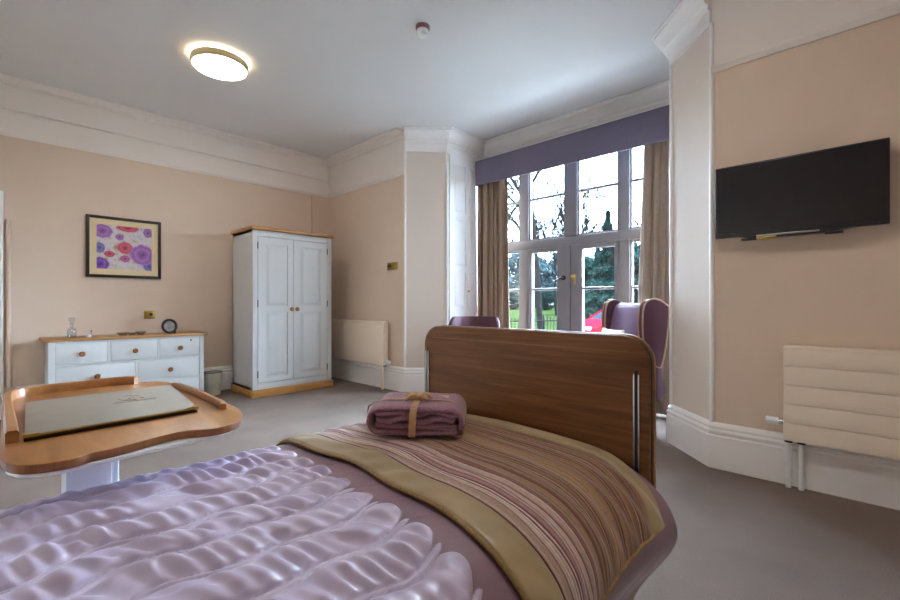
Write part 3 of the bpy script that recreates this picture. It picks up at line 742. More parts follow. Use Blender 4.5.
def vnoise(x, y, seed):
    # smooth value noise on numpy arrays
    r_ = np.random.default_rng(seed); T = r_.random((64, 64))
    xi = np.floor(x).astype(int); yi = np.floor(y).astype(int); fx = x - xi; fy = y - yi
    fx = fx * fx * (3 - 2 * fx); fy = fy * fy * (3 - 2 * fy)
    g = lambda a, b: T[a % 64, b % 64]
    return (g(xi, yi) * (1 - fx) + g(xi + 1, yi) * fx) * (1 - fy) + (g(xi, yi + 1) * (1 - fx) + g(xi + 1, yi + 1) * fx) * fy - .5
def drape(X, S, off):
    """positions of the bedding surface at lengthwise X and across-arc S, pushed out by off along the normal"""
    Y = np.interp(S, SS, SY); Z = np.interp(S, SS, SZ)
    e = 1e-3
    ty = (np.interp(S + e, SS, SY) - np.interp(S - e, SS, SY)); tz = (np.interp(S + e, SS, SZ) - np.interp(S - e, SS, SZ))
    l = np.hypot(ty, tz) + 1e-9; ny, nz = -tz / l, ty / l
    side = smoothstep(-.36, -.62, S)
    swell = side * (.036 * smoothstep(.95, 1.27, X)) - .10 * smoothstep(.48, .20, Z) * smoothstep(.75, 1.28, X)
    low = .012 * vnoise(X * 4.2 + 3, S * 3.1 + 9, 11) * (1 - side) + side * .03 * vnoise(X * 6 + 1, S * 2.5, 12)
    Z = Z + low * nz; Y = Y + low * ny - swell
    return np.stack([X + 0 * Y, Y + ny * off, Z + nz * off], -1)

# quilted coverlet
nx, ns = 640, 470
Xg, Sg = np.meshgrid(np.linspace(-.86, 1.295, nx), np.linspace(S_NEAR + .004, S_FAR - .004, ns), indexing='ij')
period = .104
wave = .012 * np.sin(2 * PI * Xg / .215 + .6 + 1.2 * np.sin(Sg * 5)) + .007 * np.sin(2 * PI * Xg / .37 + 2.0 + 3 * Sg) + .010 * vnoise(Xg * 7, Sg * 9, 27)
q = (Sg + wave) / period + 40.5
n_ = np.floor(q); fr = q - n_
wv2 = .5 + .0 * fr
half_w = .375                                  # wide channel, then a narrow flat strip
endx = .608 + .014 * np.sin(n_ * 12.9)
a_ = .075
t_w = np.clip((fr - a_) / (1 - 2 * a_), 0, 1)           # 0..1 across the wide channel
inside = (fr > a_) & (fr < 1 - a_)
endcap = np.clip((endx - Xg - .040 * (2 * t_w - 1) ** 2) / .028, 0, 1); endcap = np.sqrt(1 - (1 - endcap) ** 2)
pill = np.where(inside, np.clip(1 - np.abs(2 * t_w - 1) ** 2.6, 0, 1) ** .55, 0) * endcap
t_n = np.where(fr > 1 - a_, (fr - 1 + a_), (fr + a_)) / (2 * a_)
cap_n = np.clip((endx - .012 - Xg - .012 * (2 * t_n - 1) ** 2) / .014, 0, 1)
strip = np.where(~inside, np.sqrt(np.clip(1 - (2 * t_n - 1) ** 2, 0, 1)), 0) * np.sqrt(1 - (1 - cap_n) ** 2)
# gathered puckers across each channel
ph = n_ * 2.39
pk = np.sin(2 * PI * (Xg + .30 * Sg) / .039 + ph + 4.5 * vnoise(Xg * 13, n_ * 3.7, 21) + 1.3 * np.sin(Xg * 17 + n_))
pk2 = vnoise(Xg * 30 + n_ * 5.1, Sg * 17, 22)
dim = vnoise(Xg * 21 + n_ * 7.3 + .6 * Sg * 21, Sg * 12 + .4 * Xg * 12, 25)
dimple = -np.clip(dim - .10, 0, 1) ** 1.2
puck = inside * endcap * (np.sin(PI * t_w) ** .6) * (.0058 * pk * np.clip(2.0 * (vnoise(Xg * 8, n_ * 1.7, 23)) + .75, .15, 1.4) * (1.25 - .9 * t_w) + .0085 * pk2 + .050 * dimple)
puck += (~inside) * .002 * vnoise(Xg * 40, n_ * 9.0, 24)
top_fade = (1 - .55 * smoothstep(-.52, -.60, Sg)) * (1 - .75 * smoothstep(.36, .50, Sg))
side = smoothstep(-.36, -.6, Sg)
off = .016 * pill + .0045 * strip + puck - .004 * endcap * (np.exp(-((fr - a_) / .022) ** 2) + np.exp(-((fr - 1 + a_) / .022) ** 2))
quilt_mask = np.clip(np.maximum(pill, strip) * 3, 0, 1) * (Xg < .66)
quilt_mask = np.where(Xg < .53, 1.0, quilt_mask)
off = off * top_fade
side = smoothstep(-.36, -.6, Sg)
off += side * .006 * vnoise(Xg * 15, Sg * 4, 31)
cov = thing('coverlet', 'quilted lilac satin coverlet spread over the bed', 'bedspread', (.2, .93, .3))
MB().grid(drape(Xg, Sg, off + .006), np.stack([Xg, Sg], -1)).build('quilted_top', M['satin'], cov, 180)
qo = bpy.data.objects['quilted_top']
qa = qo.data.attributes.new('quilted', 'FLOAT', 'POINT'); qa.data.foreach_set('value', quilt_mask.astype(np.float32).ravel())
# hem welt
hs = np.full(200, S_NEAR + .004); hx = np.linspace(-.86, 1.295, 200)
MB().tube([tuple(p) for p in drape(hx, hs, np.full(200, .006))], .005, 6).build('hem', M['satin'], cov, 60)

# runner
run = thing('bed_runner', 'striped brown and burgundy bed runner with khaki borders across the foot of the bed', 'bed runner', (1.0, .93, .45))
SN = np.interp(.515, SZ[:260], SS[:260])        # hem on the near side at z ~ .46
SFAR = S_FAR - .16
def run_off(X, S):
    o = .020 + .004 * vnoise(X * 5, S * 5, 41)
    # soft lengthwise ridges of the gathered weave
    r_ = .0035 * np.sin(2 * PI * (X + .012 * np.sin(S * 9) + .02 * vnoise(X * 3, S * 3, 42)) / .062)
    o = o + r_ * smoothstep(-.60, -.52, S) * smoothstep(.74, .80, X) * (1 - smoothstep(1.2, 1.26, X))
    o = o + .004 * vnoise(X * 38, S * 14, 43) * smoothstep(.74, .78, X) * (1 - smoothstep(.86, 1.0, X))
    return o
def edge_x(S): return .667 + .010 * np.sin(S * 8 + 1) + .006 * np.sin(S * 19)
def foot_x(S): return 1.292 - .085 * smoothstep(-.34, -.58, S)
def hem_warp(X, S): return S - .050 * smoothstep(1.2, .85, X) * np.clip((S + .3) / (SN + .3), 0, 1.2)
def slab(name, xa, xb, sa, sb, nx, ns, mat, extra=None, parent=run, uvr=True):
    u = np.linspace(0, 1, nx); s_ = np.linspace(sa, sb, ns)
    U, S = np.meshgrid(u, s_, indexing='ij')
    XA = xa(S) if callable(xa) else xa; XBq = xb(S) if callable(xb) else xb
    X = XA + (XBq - XA) * U
    S = hem_warp(X, S)
    o = run_off(X, S) + (extra(U, S) if extra else 0)
    # rounded edges
    ed = np.minimum(np.minimum(U, 1 - U) * (np.abs(XBq - XA)) / .008, 1); o = o - .008 * (1 - np.sqrt(np.clip(1 - (1 - ed) ** 2, 0, 1)))
    return MB().grid(drape(X, S, o), np.stack([U, S], -1)).build(name, mat, parent, 180)
hb = lambda U, S: .006 * np.sin(PI * U) ** .6 + .0035 * np.sin(S * 46 + 3 * U + 2 * np.sin(S * 13)) * np.sin(PI * U) * (.5 + vnoise(S * 9, U * 2, 51) * 1.6)
slab('border', edge_x, lambda S: edge_x(S) + .088, SN, SFAR, 26, 420, M['khaki'], hb)
slab('striped_panel', lambda S: edge_x(S) + .084, lambda S: foot_x(S) - .06, SN, SFAR, 200, 420, M['stripe'])
slab('border', lambda S: foot_x(S) - .064, foot_x, SN, SFAR, 20, 420, M['khaki'], lambda U, S: .004 * np.sin(PI * U) ** .6)
def cord(xs, ss, r_=.0055, lift=.02):
    ss = hem_warp(np.array(xs), np.array(ss))
    p = drape(np.array(xs), np.array(ss), run_off(np.array(xs), np.array(ss)) - .020 + lift)
    return MB().tube([tuple(a) for a in p], r_, 7).build('piping', M['khaki_cord'], run, 60)
sq = np.linspace(SN, SFAR, 160)
cord(edge_x(sq), sq, .005, .016); cord(foot_x(sq), sq, .004, .014)
cord(np.linspace(edge_x(SN), foot_x(SN), 60), np.full(60, SN), .006, .018)
# thin dark underside strip that closes the head-side edge
u = np.linspace(0, 1, 4); U, S = np.meshgrid(u, sq, indexing='ij')
MB().grid(drape(edge_x(S) + .002 - .0 * U, S, .013 + U * .004), np.stack([U, S], -1)).build('edge_underside', M['khaki'], run, 180)

# folded blanket tied with ribbon
bl = thing('folded_blanket', 'folded plum blanket tied with a tan ribbon on the bed runner', 'blanket', (1.007, 1.108, .665))
ang = math.atan2(-.77, .64); BM = Matrix.Translation((1.007, 1.108, .681)) @ Matrix.Rotation(ang, 4, 'Z')
# local: x along the front fold (to the right), y into depth, z up
Wb, Db, Hb = .318, .245, .094
def layer(z0, z1, ins_l, ins_r, dy, seed):
    r_ = np.random.default_rng(seed)
    n, m2 = 44, 40; arr = np.zeros((n, m2, 3)); h = (z1 - z0) / 2; zc = (z0 + z1) / 2
    for i in range(n):
        s_ = i / (n - 1); x = -Wb / 2 + ins_l + (Wb - ins_l - ins_r) * s_
        e = min(s_, 1 - s_) * (Wb) / h; ef = math.sqrt(max(0, 1 - (1 - min(e, 1)) ** 2)) if e < 1 else 1
        for j in range(m2):
            a = 2 * PI * j / m2; cx, sx = math.cos(a), math.sin(a)
            p = 4.5 if True else 2
            y = math.copysign(abs(cx) ** (2 / p), cx) * (Db / 2) * (.90 + .10 * ef) + dy + .004 * math.sin(7 * s_ + seed)
            z = math.copysign(abs(sx) ** (2 / p), sx) * h * (.25 + .75 * ef) + zc + (.004 * math.sin(5 * s_ * PI + seed) + .003 * math.sin(11 * s_ + seed * 2)) * (1 if z0 > .02 else .3)
            arr[i, j] = (x, y, z)
    arr = np.concatenate([arr, arr[:, :1]], 1)
    w = np.array([list(BM @ Vector(p)) for p in arr.reshape(-1, 3)]).reshape(arr.shape)
    mb = MB().grid(w)
    m3 = m2 + 1
    mb.f.append(tuple(range(m2))); mb.f.append(tuple((n - 1) * m3 + k for k in range(m2))[::-1])
    return mb
# spiral front: the outer layer wraps round the left end over the stack
def wrap():
    path = [(Wb / 2 - .012, .004)]
    prof = []
    t_ = .017
    xl = -Wb / 2
    pts = [(Wb / 2 - .02, .012), (xl + .05, .011)]
    cz, rr = Hb / 2, Hb / 2 - .009
    pts += [(xl + .05 - rr * 1.0 * math.sin(a) , cz - rr * math.cos(a)) for a in np.linspace(0, PI, 16)]
    pts += [(0, Hb - .008), (Wb / 2 - .045, Hb - .010)]
    pts += [(Wb / 2 - .045 + .036 * math.sin(a), Hb - .010 - .040 + .040 * math.cos(a)) for a in np.linspace(.15, PI / 2, 8)]
    pts += [(Wb / 2 - .008, .045), (Wb / 2 - .012, .026)]
    return pts
def ribbon_sheet(pts, y0, y1, th, mat, name, parent, ny=24, wob=0.0):
    # thick band following pts (local x,z), spanning y0..y1
    P = np.array(pts); d = np.r_[0, np.cumsum(np.hypot(*np.diff(P, axis=0).T))]; tt = np.linspace(0, d[-1], 90)
    X = np.interp(tt, d, P[:, 0]); Z = np.interp(tt, d, P[:, 1])
    nxv = -np.gradient(Z); nzv = np.gradient(X); l = np.hypot(nxv, nzv); nxv /= l; nzv /= l
    ring = []
    ys = np.linspace(y0, y1, ny)
    arr = []
    for k, y in enumerate(ys):
        e = min(k, ny - 1 - k) / 3; f_ = math.sqrt(max(0, 1 - (1 - min(1, e)) ** 2)) * .8 + .2
        up = [(x + a * th / 2 * f_, y, z + b_ * th / 2 * f_ + wob * math.sin(9 * i / 90 + y * 30)) for i, (x, z, a, b_) in enumerate(zip(X, Z, nxv, nzv))]
        dn = [(x - a * th / 2 * f_, y, z - b_ * th / 2 * f_ + wob * math.sin(9 * i / 90 + y * 30)) for i, (x, z, a, b_) in enumerate(zip(X, Z, nxv, nzv))]
        arr.append(up + dn[::-1] + up[:1])
    arr = np.array(arr)
    w = np.array([list(BM @ Vector(p)) for p in arr.reshape(-1, 3)]).reshape(arr.shape)
    mb = MB().grid(w); m3 = arr.shape[1]
    for row, fl in ((0, False), (ny - 1, True)):
        for i in range(89):
            q_ = (row * m3 + i, row * m3 + i + 1, row * m3 + 178 - i, row * m3 + 179 - i)
            mb.f.append(q_[::-1] if fl else q_)
    return mb.build(name, mat, parent, 60)
ribbon_sheet(wrap(), -Db / 2, Db / 2, .018, M['blanket'], 'outer_fold', bl, 30, .0012)
for z0, z1, il, ir, dy, sd in ((.018, .042, .030, .02, .006, 1), (.039, .062, .034, .03, .004, 2), (.059, .081, .03, .02, .006, 3)):
    layer(z0, z1, il, ir, dy, sd).build('inner_fold', M['blanket'], bl, 60)
def loc(pts): return [tuple(BM @ Vector(p)) for p in pts]
# ribbon band front-to-back and thin band lengthwise
def flat_band(path, w, name, parent, axis=(1, 0, 0)):
    ax = Vector(axis); P = [Vector(p) for p in path]
    vs = []; fs = []
    for i, p in enumerate(P):
        t_ = (P[min(i + 1, len(P) - 1)] - P[max(i - 1, 0)]).normalized(); nn = ax.cross(t_).normalized() * .0012
        for s1, s2 in ((-1, 1), (1, 1), (1, -1), (-1, -1)): vs.append(BM @ (p + ax * (w / 2 * s1) + nn * s2))
    for i in range(len(P) - 1):
        for k in range(4): fs.append((i * 4 + k, i * 4 + (k + 1) % 4, (i + 1) * 4 + (k + 1) % 4, (i + 1) * 4 + k))
    fs += [(0, 1, 2, 3), tuple(len(vs) - 4 + k for k in (3, 2, 1, 0))]
    return MB().add(vs, fs).build(name, M['ribbon'], parent, 50)
rx = -.006
yb0 = -Db / 2 - .006
rb = flat_band([(rx, yb0 + .004, .001), (rx + .002, yb0 - .001, .02), (rx + .003, yb0 - .002, .05), (rx + .004, yb0 - .001, .07), (rx + .006, yb0 + .006, .088), (rx + .007, yb0 + .025, .0965), (rx + .006, -.04, .098), (rx + .003, .04, .098), (rx, Db / 2 - .02, .096), (rx, Db / 2 + .006, .085), (rx, Db / 2 + .007, .04), (rx, Db / 2, .002)], .022, 'ribbon', bl)
flat_band([(-Wb / 2 - .012, -.03, .05), (-Wb / 2 - .008, -.03, .075), (-Wb / 2 + .02, -.03, .090), (-.10, -.03, .0965), (0, -.03, .100), (.08, -.03, .0965), (Wb / 2 - .04, -.03, .094), (Wb / 2 - .012, -.03, .078), (Wb / 2 + .003, -.03, .06), (Wb / 2 + .003, -.03, .03)], .010, 'ribbon', bl, (0, 1, 0))
kn = MB()
for a0, ln in ((.5, .05), (2.7, .045), (3.9, .05), (-.6, .045)):
    pts = []
    for k in range(9):
        s_ = k / 8; pts.append((rx + .006 + ln * s_ * math.cos(a0), -.03 + ln * s_ * math.sin(a0), .102 + .012 * math.sin(PI * s_)))
    kn.tube(loc(pts), [.005 + .003 * math.sin(PI * k / 8) for k in range(9)], 7)
kn.lathe([(0, -.004), (.010, -.002), (.012, .006), (.008, .014), (0, .016)], tuple(BM @ Vector((rx + .006, -.03, .099))), (0, 0, 1), 14)
kn.build('bow', M['ribbon'], bl, 60)
MB().box((.06, .02, .093), (.10, .06, .0945), mat=BM).build('care_label', M['cream'], bl, 0)

# ------------------------------------------------------------------ overbed table
tb = thing('overbed_table', 'beech overbed table with raised lips on a pale column beside the bed', 'table', (.19, 1.7, 0))
def catmull(pts, n=6):
    out = []; N = len(pts)
    for i in range(N):
        p0, p1, p2, p3 = (np.array(pts[(i + k - 1) % N]) for k in range(4))
        for t_ in np.linspace(0, 1, n, endpoint=False):
            out.append(tuple(.5 * ((2 * p1) + (-p0 + p2) * t_ + (2 * p0 - 5 * p1 + 4 * p2 - p3) * t_ ** 2 + (-p0 + 3 * p1 - 3 * p2 + p3) * t_ ** 3)))
    return out
ol = [(.014, 1.20), (.030, 1.147), (.068, 1.118), (.108, 1.112), (.138, 1.128), (.185, 1.134), (.25, 1.155), (.30, 1.166), (.335, 1.154), (.362, 1.139), (.395, 1.139), (.428, 1.158), (.458, 1.20), (.478, 1.255), (.490, 1.33), (.490, 1.50), (.486, 1.68), (.478, 1.86), (.455, 1.965), (.405, 2.01), (.32, 2.02), (.2, 2.015), (.10, 2.005), (.045, 1.975), (.022, 1.90), (.018, 1.7), (.013, 1.45), (.010, 1.29)]
SC = 1.1
ol = [(x * SC, y * SC) for x, y in ol]
oc = catmull(ol, 5)
TT = .77
mb = MB().prism(oc, 'z', TT - .021, TT, .004, 2)
top = mb.build('top', M['beech'], tb, 40)
me = top.data; me.materials.append(M['beech_edge'])
for p in me.polygons:
    if abs(p.normal.z) < .6 : p.material_index = 1
un = [(.018, 1.19), (.034, 1.145), (.075, 1.116), (.25, 1.135), (.39, 1.150), (.43, 1.18), (.455, 1.26), (.455, 1.9), (.40, 1.98), (.08, 1.97), (.026, 1.90)]
un = [(x * SC, y * SC) for x, y in un]
MB().prism(un, 'z', TT - .030, TT - .0212, .003).build('under_tray', M['white_pl'], tb, 30)
def lip(path, w, h, name='lip'):
    P = [Vector((p[0] * SC, p[1] * SC)) for p in catmull_open(path)]
    vs = []; fs = []; n = len(P)
    for i, p in enumerate(P):
        t_ = (P[min(i + 1, n - 1)] - P[max(i - 1, 0)]).normalized(); nn = Vector((-t_.y, t_.x))
        k = min(i, n - 1 - i) / 3.0; hh = h * (.9 if k < .5 else 1)
        for a, z in ((-w / 2, -.002), (-w / 2, hh * .8), (-w / 3, hh), (w / 3, hh), (w / 2, hh * .8), (w / 2, -.002)):
            vs.append((p.x + nn.x * a, p.y + nn.y * a, TT + z))
    for i in range(n - 1):
        for k in range(6): fs.append((i * 6 + k, i * 6 + (k + 1) % 6, (i + 1) * 6 + (k + 1) % 6, (i + 1) * 6 + k))
    fs += [tuple(range(6)), tuple((n - 1) * 6 + k for k in range(6))[::-1]]
    return MB().add(vs, fs).build(name, M['beech'], tb, 40)
def catmull_open(pts, n=6):
    P = [pts[0]] + list(pts) + [pts[-1]]; out = []
    for i in range(1, len(P) - 2):
        p0, p1, p2, p3 = (np.array(P[i + k - 1]) for k in range(4))
        for t_ in np.linspace(0, 1, n, endpoint=False):
            out.append(tuple(.5 * ((2 * p1) + (-p0 + p2) * t_ + (2 * p0 - 5 * p1 + 4 * p2 - p3) * t_ ** 2 + (-p0 + 3 * p1 - 3 * p2 + p3) * t_ ** 3)))
    out.append(tuple(pts[-1])); return out
lip([(.030, 1.335), (.030, 1.45), (.03, 1.70), (.034, 1.89), (.056, 1.962), (.11, 1.990), (.2, 2.0), (.29, 2.004), (.345, 1.998), (.372, 1.975)], .024, .031)
lip([(.452, 1.80), (.461, 1.68), (.464, 1.5), (.460, 1.36), (.452, 1.32)], .018, .020)
col_ = MB().box((.13, 1.50, .12), (.245, 1.60, TT - .031), .01).build('column', M['blue_white'], tb)
MB().box((.148, 1.494, .14), (.227, 1.502, TT - .045), .003).build('inner_column', M['white_pl'], col_)
bs = MB().box((.06, 1.46, .045), (.32, 1.64, .115), .015).box((.05, 1.55, .05), (.10, 2.05, .10), .012).box((.28, 1.55, .05), (.33, 2.05, .10), .012).build('base', M['blue_white'], tb)
for x, y in ((.075, 2.0), (.305, 2.0), (.075, 1.60), (.305, 1.60)):
    MB().cyl((x - .012, y, .025), (x + .012, y, .025), .025, n=18).cyl((x, y, .03), (x, y, .06), .008).build('castor', M['black'], tb)

# folder on the table
fo = thing('folder', 'grey green leather folder with gilt edges lying on the overbed table', 'folder', (.23, 1.65, TT))
FM = Matrix(((1, 0, 0, 0), (0, 1, 0, 0), (0, 0, 1, 0), (0, 0, 0, 1)))
def quadslab(c4, z0, z1, dz, name, mat, bev=.003):
    vs = [(x, y, z0 + d_) for (x, y), d_ in zip(c4, dz)] + [(x, y, z1 + d_) for (x, y), d_ in zip(c4, dz)]
    fs = [(0, 3, 2, 1), (4, 5, 6, 7), (0, 1, 5, 4), (1, 2, 6, 5), (2, 3, 7, 6), (3, 0, 4, 7)]
    vs, fs = bevel(vs, fs, bev, 2)
    return MB().add(vs, fs).build(name, mat, fo, 40)
q4 = [(.047, 1.318), (.392, 1.338), (.430, 1.75), (.066, 1.74)]
q4 = [(x * SC, y * SC) for x, y in q4]
def shrink(c, a):
    cx = sum(p[0] for p in c) / 4; cy = sum(p[1] for p in c) / 4
    return [(cx + (p[0] - cx) * a, cy + (p[1] - cy) * a) for p in c]
quadslab(q4, TT + .001, TT + .005, (0, 0, 0, 0), 'back_cover', M['black'], .0015)
quadslab(shrink(q4, .975), TT + .005, TT + .011, (0, 0, 0, 0), 'pages', M['page'], .002)
fc = quadslab(q4, TT + .011, TT + .017, (.0, .0, .003, .003), 'front_cover', M['folder'], .003)
gd = MB()
gd.tube([(q4[0][0], q4[0][1] - .001, TT + .013), (q4[1][0], q4[1][1] - .001, TT + .013)], .0025, 8)
gd.build('gilt_edge', M['brass'], fc)
for (px_, py_), sx in ((q4[0], 1), (q4[1], -1)):
    MB().prism([(px_ - .002 * sx, py_ - .002), (px_ + .028 * sx, py_ - .001), (px_ - .001 * sx, py_ + .028)], 'z', TT + .0105, TT + .0178).build('corner_guard', M['brass'], fc)
em = MB(); ex, ey, ez = .285 * SC, 1.60 * SC, TT + .0190
em.tube([(ex + .030 * math.cos(a), ey + .045 * math.sin(a), ez) for a in np.linspace(.3, 4.6, 20)], .0012, 6)
em.tube([(ex + .030 * (s_ - .5), ey - .03 + .02 * math.sin(6 * s_), ez) for s_ in np.linspace(0, 1.6, 16)], .0011, 6)
em.tube([(ex - .05 + .11 * s_, ey - .065, ez) for s_ in np.linspace(0, 1, 6)], .001, 6)
em.tube([(ex + .01, ey - .03 + .07 * s_, ez) for s_ in np.linspace(0, 1, 6)], .001, 6)
em.build('emblem', M['goldprint'], fc)

# ------------------------------------------------------------------ armchairs
def wing_chair(label):
    t = thing('armchair', label, 'armchair', (0, 0, 0))
    bw = .285
    back = [(.02, .40), (.11, .46), (.075, .75), (.03, 1.0), (.01, 1.085), (-.04, 1.105), (-.10, 1.09), (-.125, 1.04), (-.09, .75), (-.05, .40)]
    MB().prism(back, 'y', -bw, bw, .02, 3).build('back', M['chair'], t)
    MB().prism([(.112, .47), (.125, .5), (.095, .75), (.052, 1.0), (.028, 1.07), (.012, 1.075), (.06, .75), (.09, .47)], 'y', -bw + .035, bw - .035, .012, 2).build('back_cushion', M['chair_in'], t)
    wing = [(-.055, .58), (.02, .62), (.07, .70), (.10, .82), (.105, .98), (.085, 1.09), (.03, 1.135), (-.04, 1.130), (-.105, 1.09), (-.130, 1.04), (-.10, .76)]
    wo = catmull(wing, 4)
    for s in (-1, 1):
        w = MB().prism(wo, 'y', s * bw, s * (bw + .055), .014, 3).build('wing', M['chair'], t)
        MB().tube([(x, s * (bw + .058), z) for x, z in wo], .007, 6, True).build('piping', M['piping'], w)
        MB().tube([(x * .98 + .002, s * (bw - .002), z) for x, z in wo if x > .02], .007, 6).build('piping', M['piping'], w)
        arm = catmull([(-.05, .30), (.55, .30), (.58, .42), (.58, .58), (.54, .625), (.3, .63), (-.02, .64), (-.07, .5)], 4)
        MB().prism(arm, 'y', s * (bw - .02), s * (bw + .06), .018, 3).build('armrest', M['chair'], t)
    MB().box((-.04, -bw + .02, .24), (.57, bw - .02, .36), .02).build('seat_base', M['chair'], t)
    MB().box((.06, -bw + .03, .35), (.58, bw - .03, .48), .04, 4).build('seat_cushion', M['chair_in'], t)
    for x, y in ((.53, .28), (.53, -.28), (-.0, .28), (-.0, -.28)):
        MB().cyl((x, y, .26), (x - .03 if x < .2 else x + .01, y * 1.02, .0), .027, .018, n=14).build('leg', M['leg'], t)
    return t
ch = wing_chair('purple winged armchair with tan piping beside the right hand curtain')
F_ = Vector((-.78, .62))
ch.location = (3.955, 1.53, 0); ch.rotation_euler = (0, 0, math.atan2(F_.y, F_.x))
def tub_chair(label):
    t = thing('tub_chair', label, 'armchair', (0, 0, 0))
    # curved low back
    N, K = 33, 7; arr = np.zeros((N, 12, 3))
    for i in range(N):
        a = -1.9 + 3.8 * i / (N - 1); end = abs(a) / 1.9
        zt = .945 - .30 * smoothstep(.55, 1.0, end); r0, r1 = .235, .285
        fl = .03
        ring = [(r0, .36), (r0 + .005, .6), (r0 + fl, zt - .02), (r0 + fl + .012, zt), (r1 + fl - .012, zt), (r1 + fl, zt - .02), (r1 + .01, .6), (r1, .36), (r1, .22), (r1 - .02, .2), (r0, .2), (r0, .3)]
        for j, (r, z) in enumerate(ring): arr[i, j] = (-r * math.cos(a) + .30, -r * math.sin(a), z)
    arr = np.concatenate([arr, arr[:, :1]], 1)
    mb = MB().grid(arr); mb.f.append(tuple(range(12))); mb.f.append(tuple((N - 1) * 13 + k for k in range(12))[::-1])
    mb.build('back', M['chair'], t, 50)
    MB().lathe([(0, .2), (.23, .2), (.233, .3), (.233, .42), (.21, .46), (0, .47)], (.31, 0, 0), (0, 0, 1), 40).build('seat', M['chair_in'], t)
    for a in (.7, 2.4, 3.9, 5.5):
        x, y = .30 + .20 * math.cos(a), .20 * math.sin(a)
        MB().cyl((x, y, .21), (x + .02 * math.cos(a), y + .02 * math.sin(a), 0), .022, .014, n=12).build('leg', M['leg'], t)
    return t
tc_ = tub_chair('low backed purple tub chair in front of the shutter panelled reveal')
tc_.location = (4.08, 3.44, 0); tc_.rotation_euler = (0, 0, math.radians(-150))
cu = thing('cushion', 'small cream cushion leaning in the winged armchair', 'cushion', (3.80, 1.68, .48))
CM = Matrix.Translation((3.79, 1.665, .69)) @ Matrix.Rotation(math.atan2(F_.y, F_.x), 4, 'Z') @ Matrix.Rotation(math.radians(-12), 4, 'Y')
arr = np.zeros((25, 25, 3)); arr2 = arr.copy()
for i in range(25):
    for j in range(25):
        a, b_ = i / 12 - 1, j / 12 - 1; h_ = .055 * (max(0, (1 - a * a)) * max(0, (1 - b_ * b_))) ** .45
        k = 1 - .06 * (1 - a * a) * b_ * b_ ; 
        arr[i, j] = CM @ Vector((h_, a * .19 * (1 - .05 * (1 - b_ * b_)), b_ * .19 * (1 - .05 * (1 - a * a)))); arr2[i, j] = CM @ Vector((-h_, a * .19 * (1 - .05 * (1 - b_ * b_)), b_ * .19 * (1 - .05 * (1 - a * a))))
MB().grid(arr).grid(arr2[::-1]).build('cover', M['cream'], cu, 60)

# ------------------------------------------------------------------ outside
CAM = Vector((0, 0, 1.1)); Fw = Vector((.7231, .6908, 0)); Rt = Vector((.6908, -.7231, 0))
GZ = -.4
def gz(x, y):
    D = x * .7231 + y * .6908
    return GZ + 1.0 * float(smoothstep(17, 62, np.array(D)))
def far(px, D):   # a spot on the ground seen at that bearing
    t_ = (px - 450) / 437.6; p = Fw * D + Rt * (t_ * D); return p.x, p.y
lx = np.linspace(4.95, 150, 90); ly = np.linspace(-70, 150, 90)
LX, LY = np.meshgrid(lx, ly, indexing='ij')
LZ = GZ + 1.0 * smoothstep(17, 62, LX * .7231 + LY * .6908)
MB().grid(np.stack([LX, LY, LZ], -1)).build('lawn', M['lawn'], struct=True, smooth=60)
cx, cy = far(610, 14.5)
dv = thing('driveway', None, None, (cx, cy, GZ), kind='structure')
mb = MB(); p0 = Vector((cx, cy, 0)) - Rt * 2.4; 
vs = [p0 - Fw * 2.0 + Rt * 0, p0 + Rt * 16 - Fw * 2.0, p0 + Rt * 16 + Fw * 2.2, p0 + Fw * 2.2]
mb.add([(v.x, v.y, GZ + .004) for v in vs] + [(v.x, v.y, GZ + .012) for v in vs], [(0, 1, 2, 3), (4, 5, 6, 7), (0, 1, 5, 4), (1, 2, 6, 5), (2, 3, 7, 6), (3, 0, 4, 7)]).build('surface', M['drive'], dv, 0)
MB().box((4.95, -8, GZ - .02), (7.3, 13, GZ + .02)).build('bounce_slab', plain('pale_bounce_slab', (168, 166, 162), .9, var=.12, nscale=20), struct=True, smooth=0)  # added slab out of view, bounces daylight up onto the ceiling
# railing
fn = thing('garden_railing', 'black metal railing across the lawn outside the window', 'railing', (*far(560, 11.5), GZ))
a = Vector((*far(470, 11.5), 0)); b_ = Vector((*far(578, 12.5), 0)); dirv = (b_ - a).normalized(); L_ = (b_ - a).length
br = MB(); k = 0
while k * .10 < L_:
    p = a + dirv * (k * .10); br.cyl((p.x, p.y, GZ), (p.x, p.y, GZ + 1.12), .010, n=6); k += 1
br.build('bars', M['fence'], fn)
for z in (.15, 1.02): MB().cyl((a.x, a.y, GZ + z), (b_.x, b_.y, GZ + z), .018, n=6).build('rail', M['fence'], fn)
for i in range(4):
    p = a + dirv * (L_ * i / 3); MB().box((p.x - .02, p.y - .02, GZ), (p.x + .02, p.y + .02, GZ + 1.18), .006).build('post', M['fence'], fn)
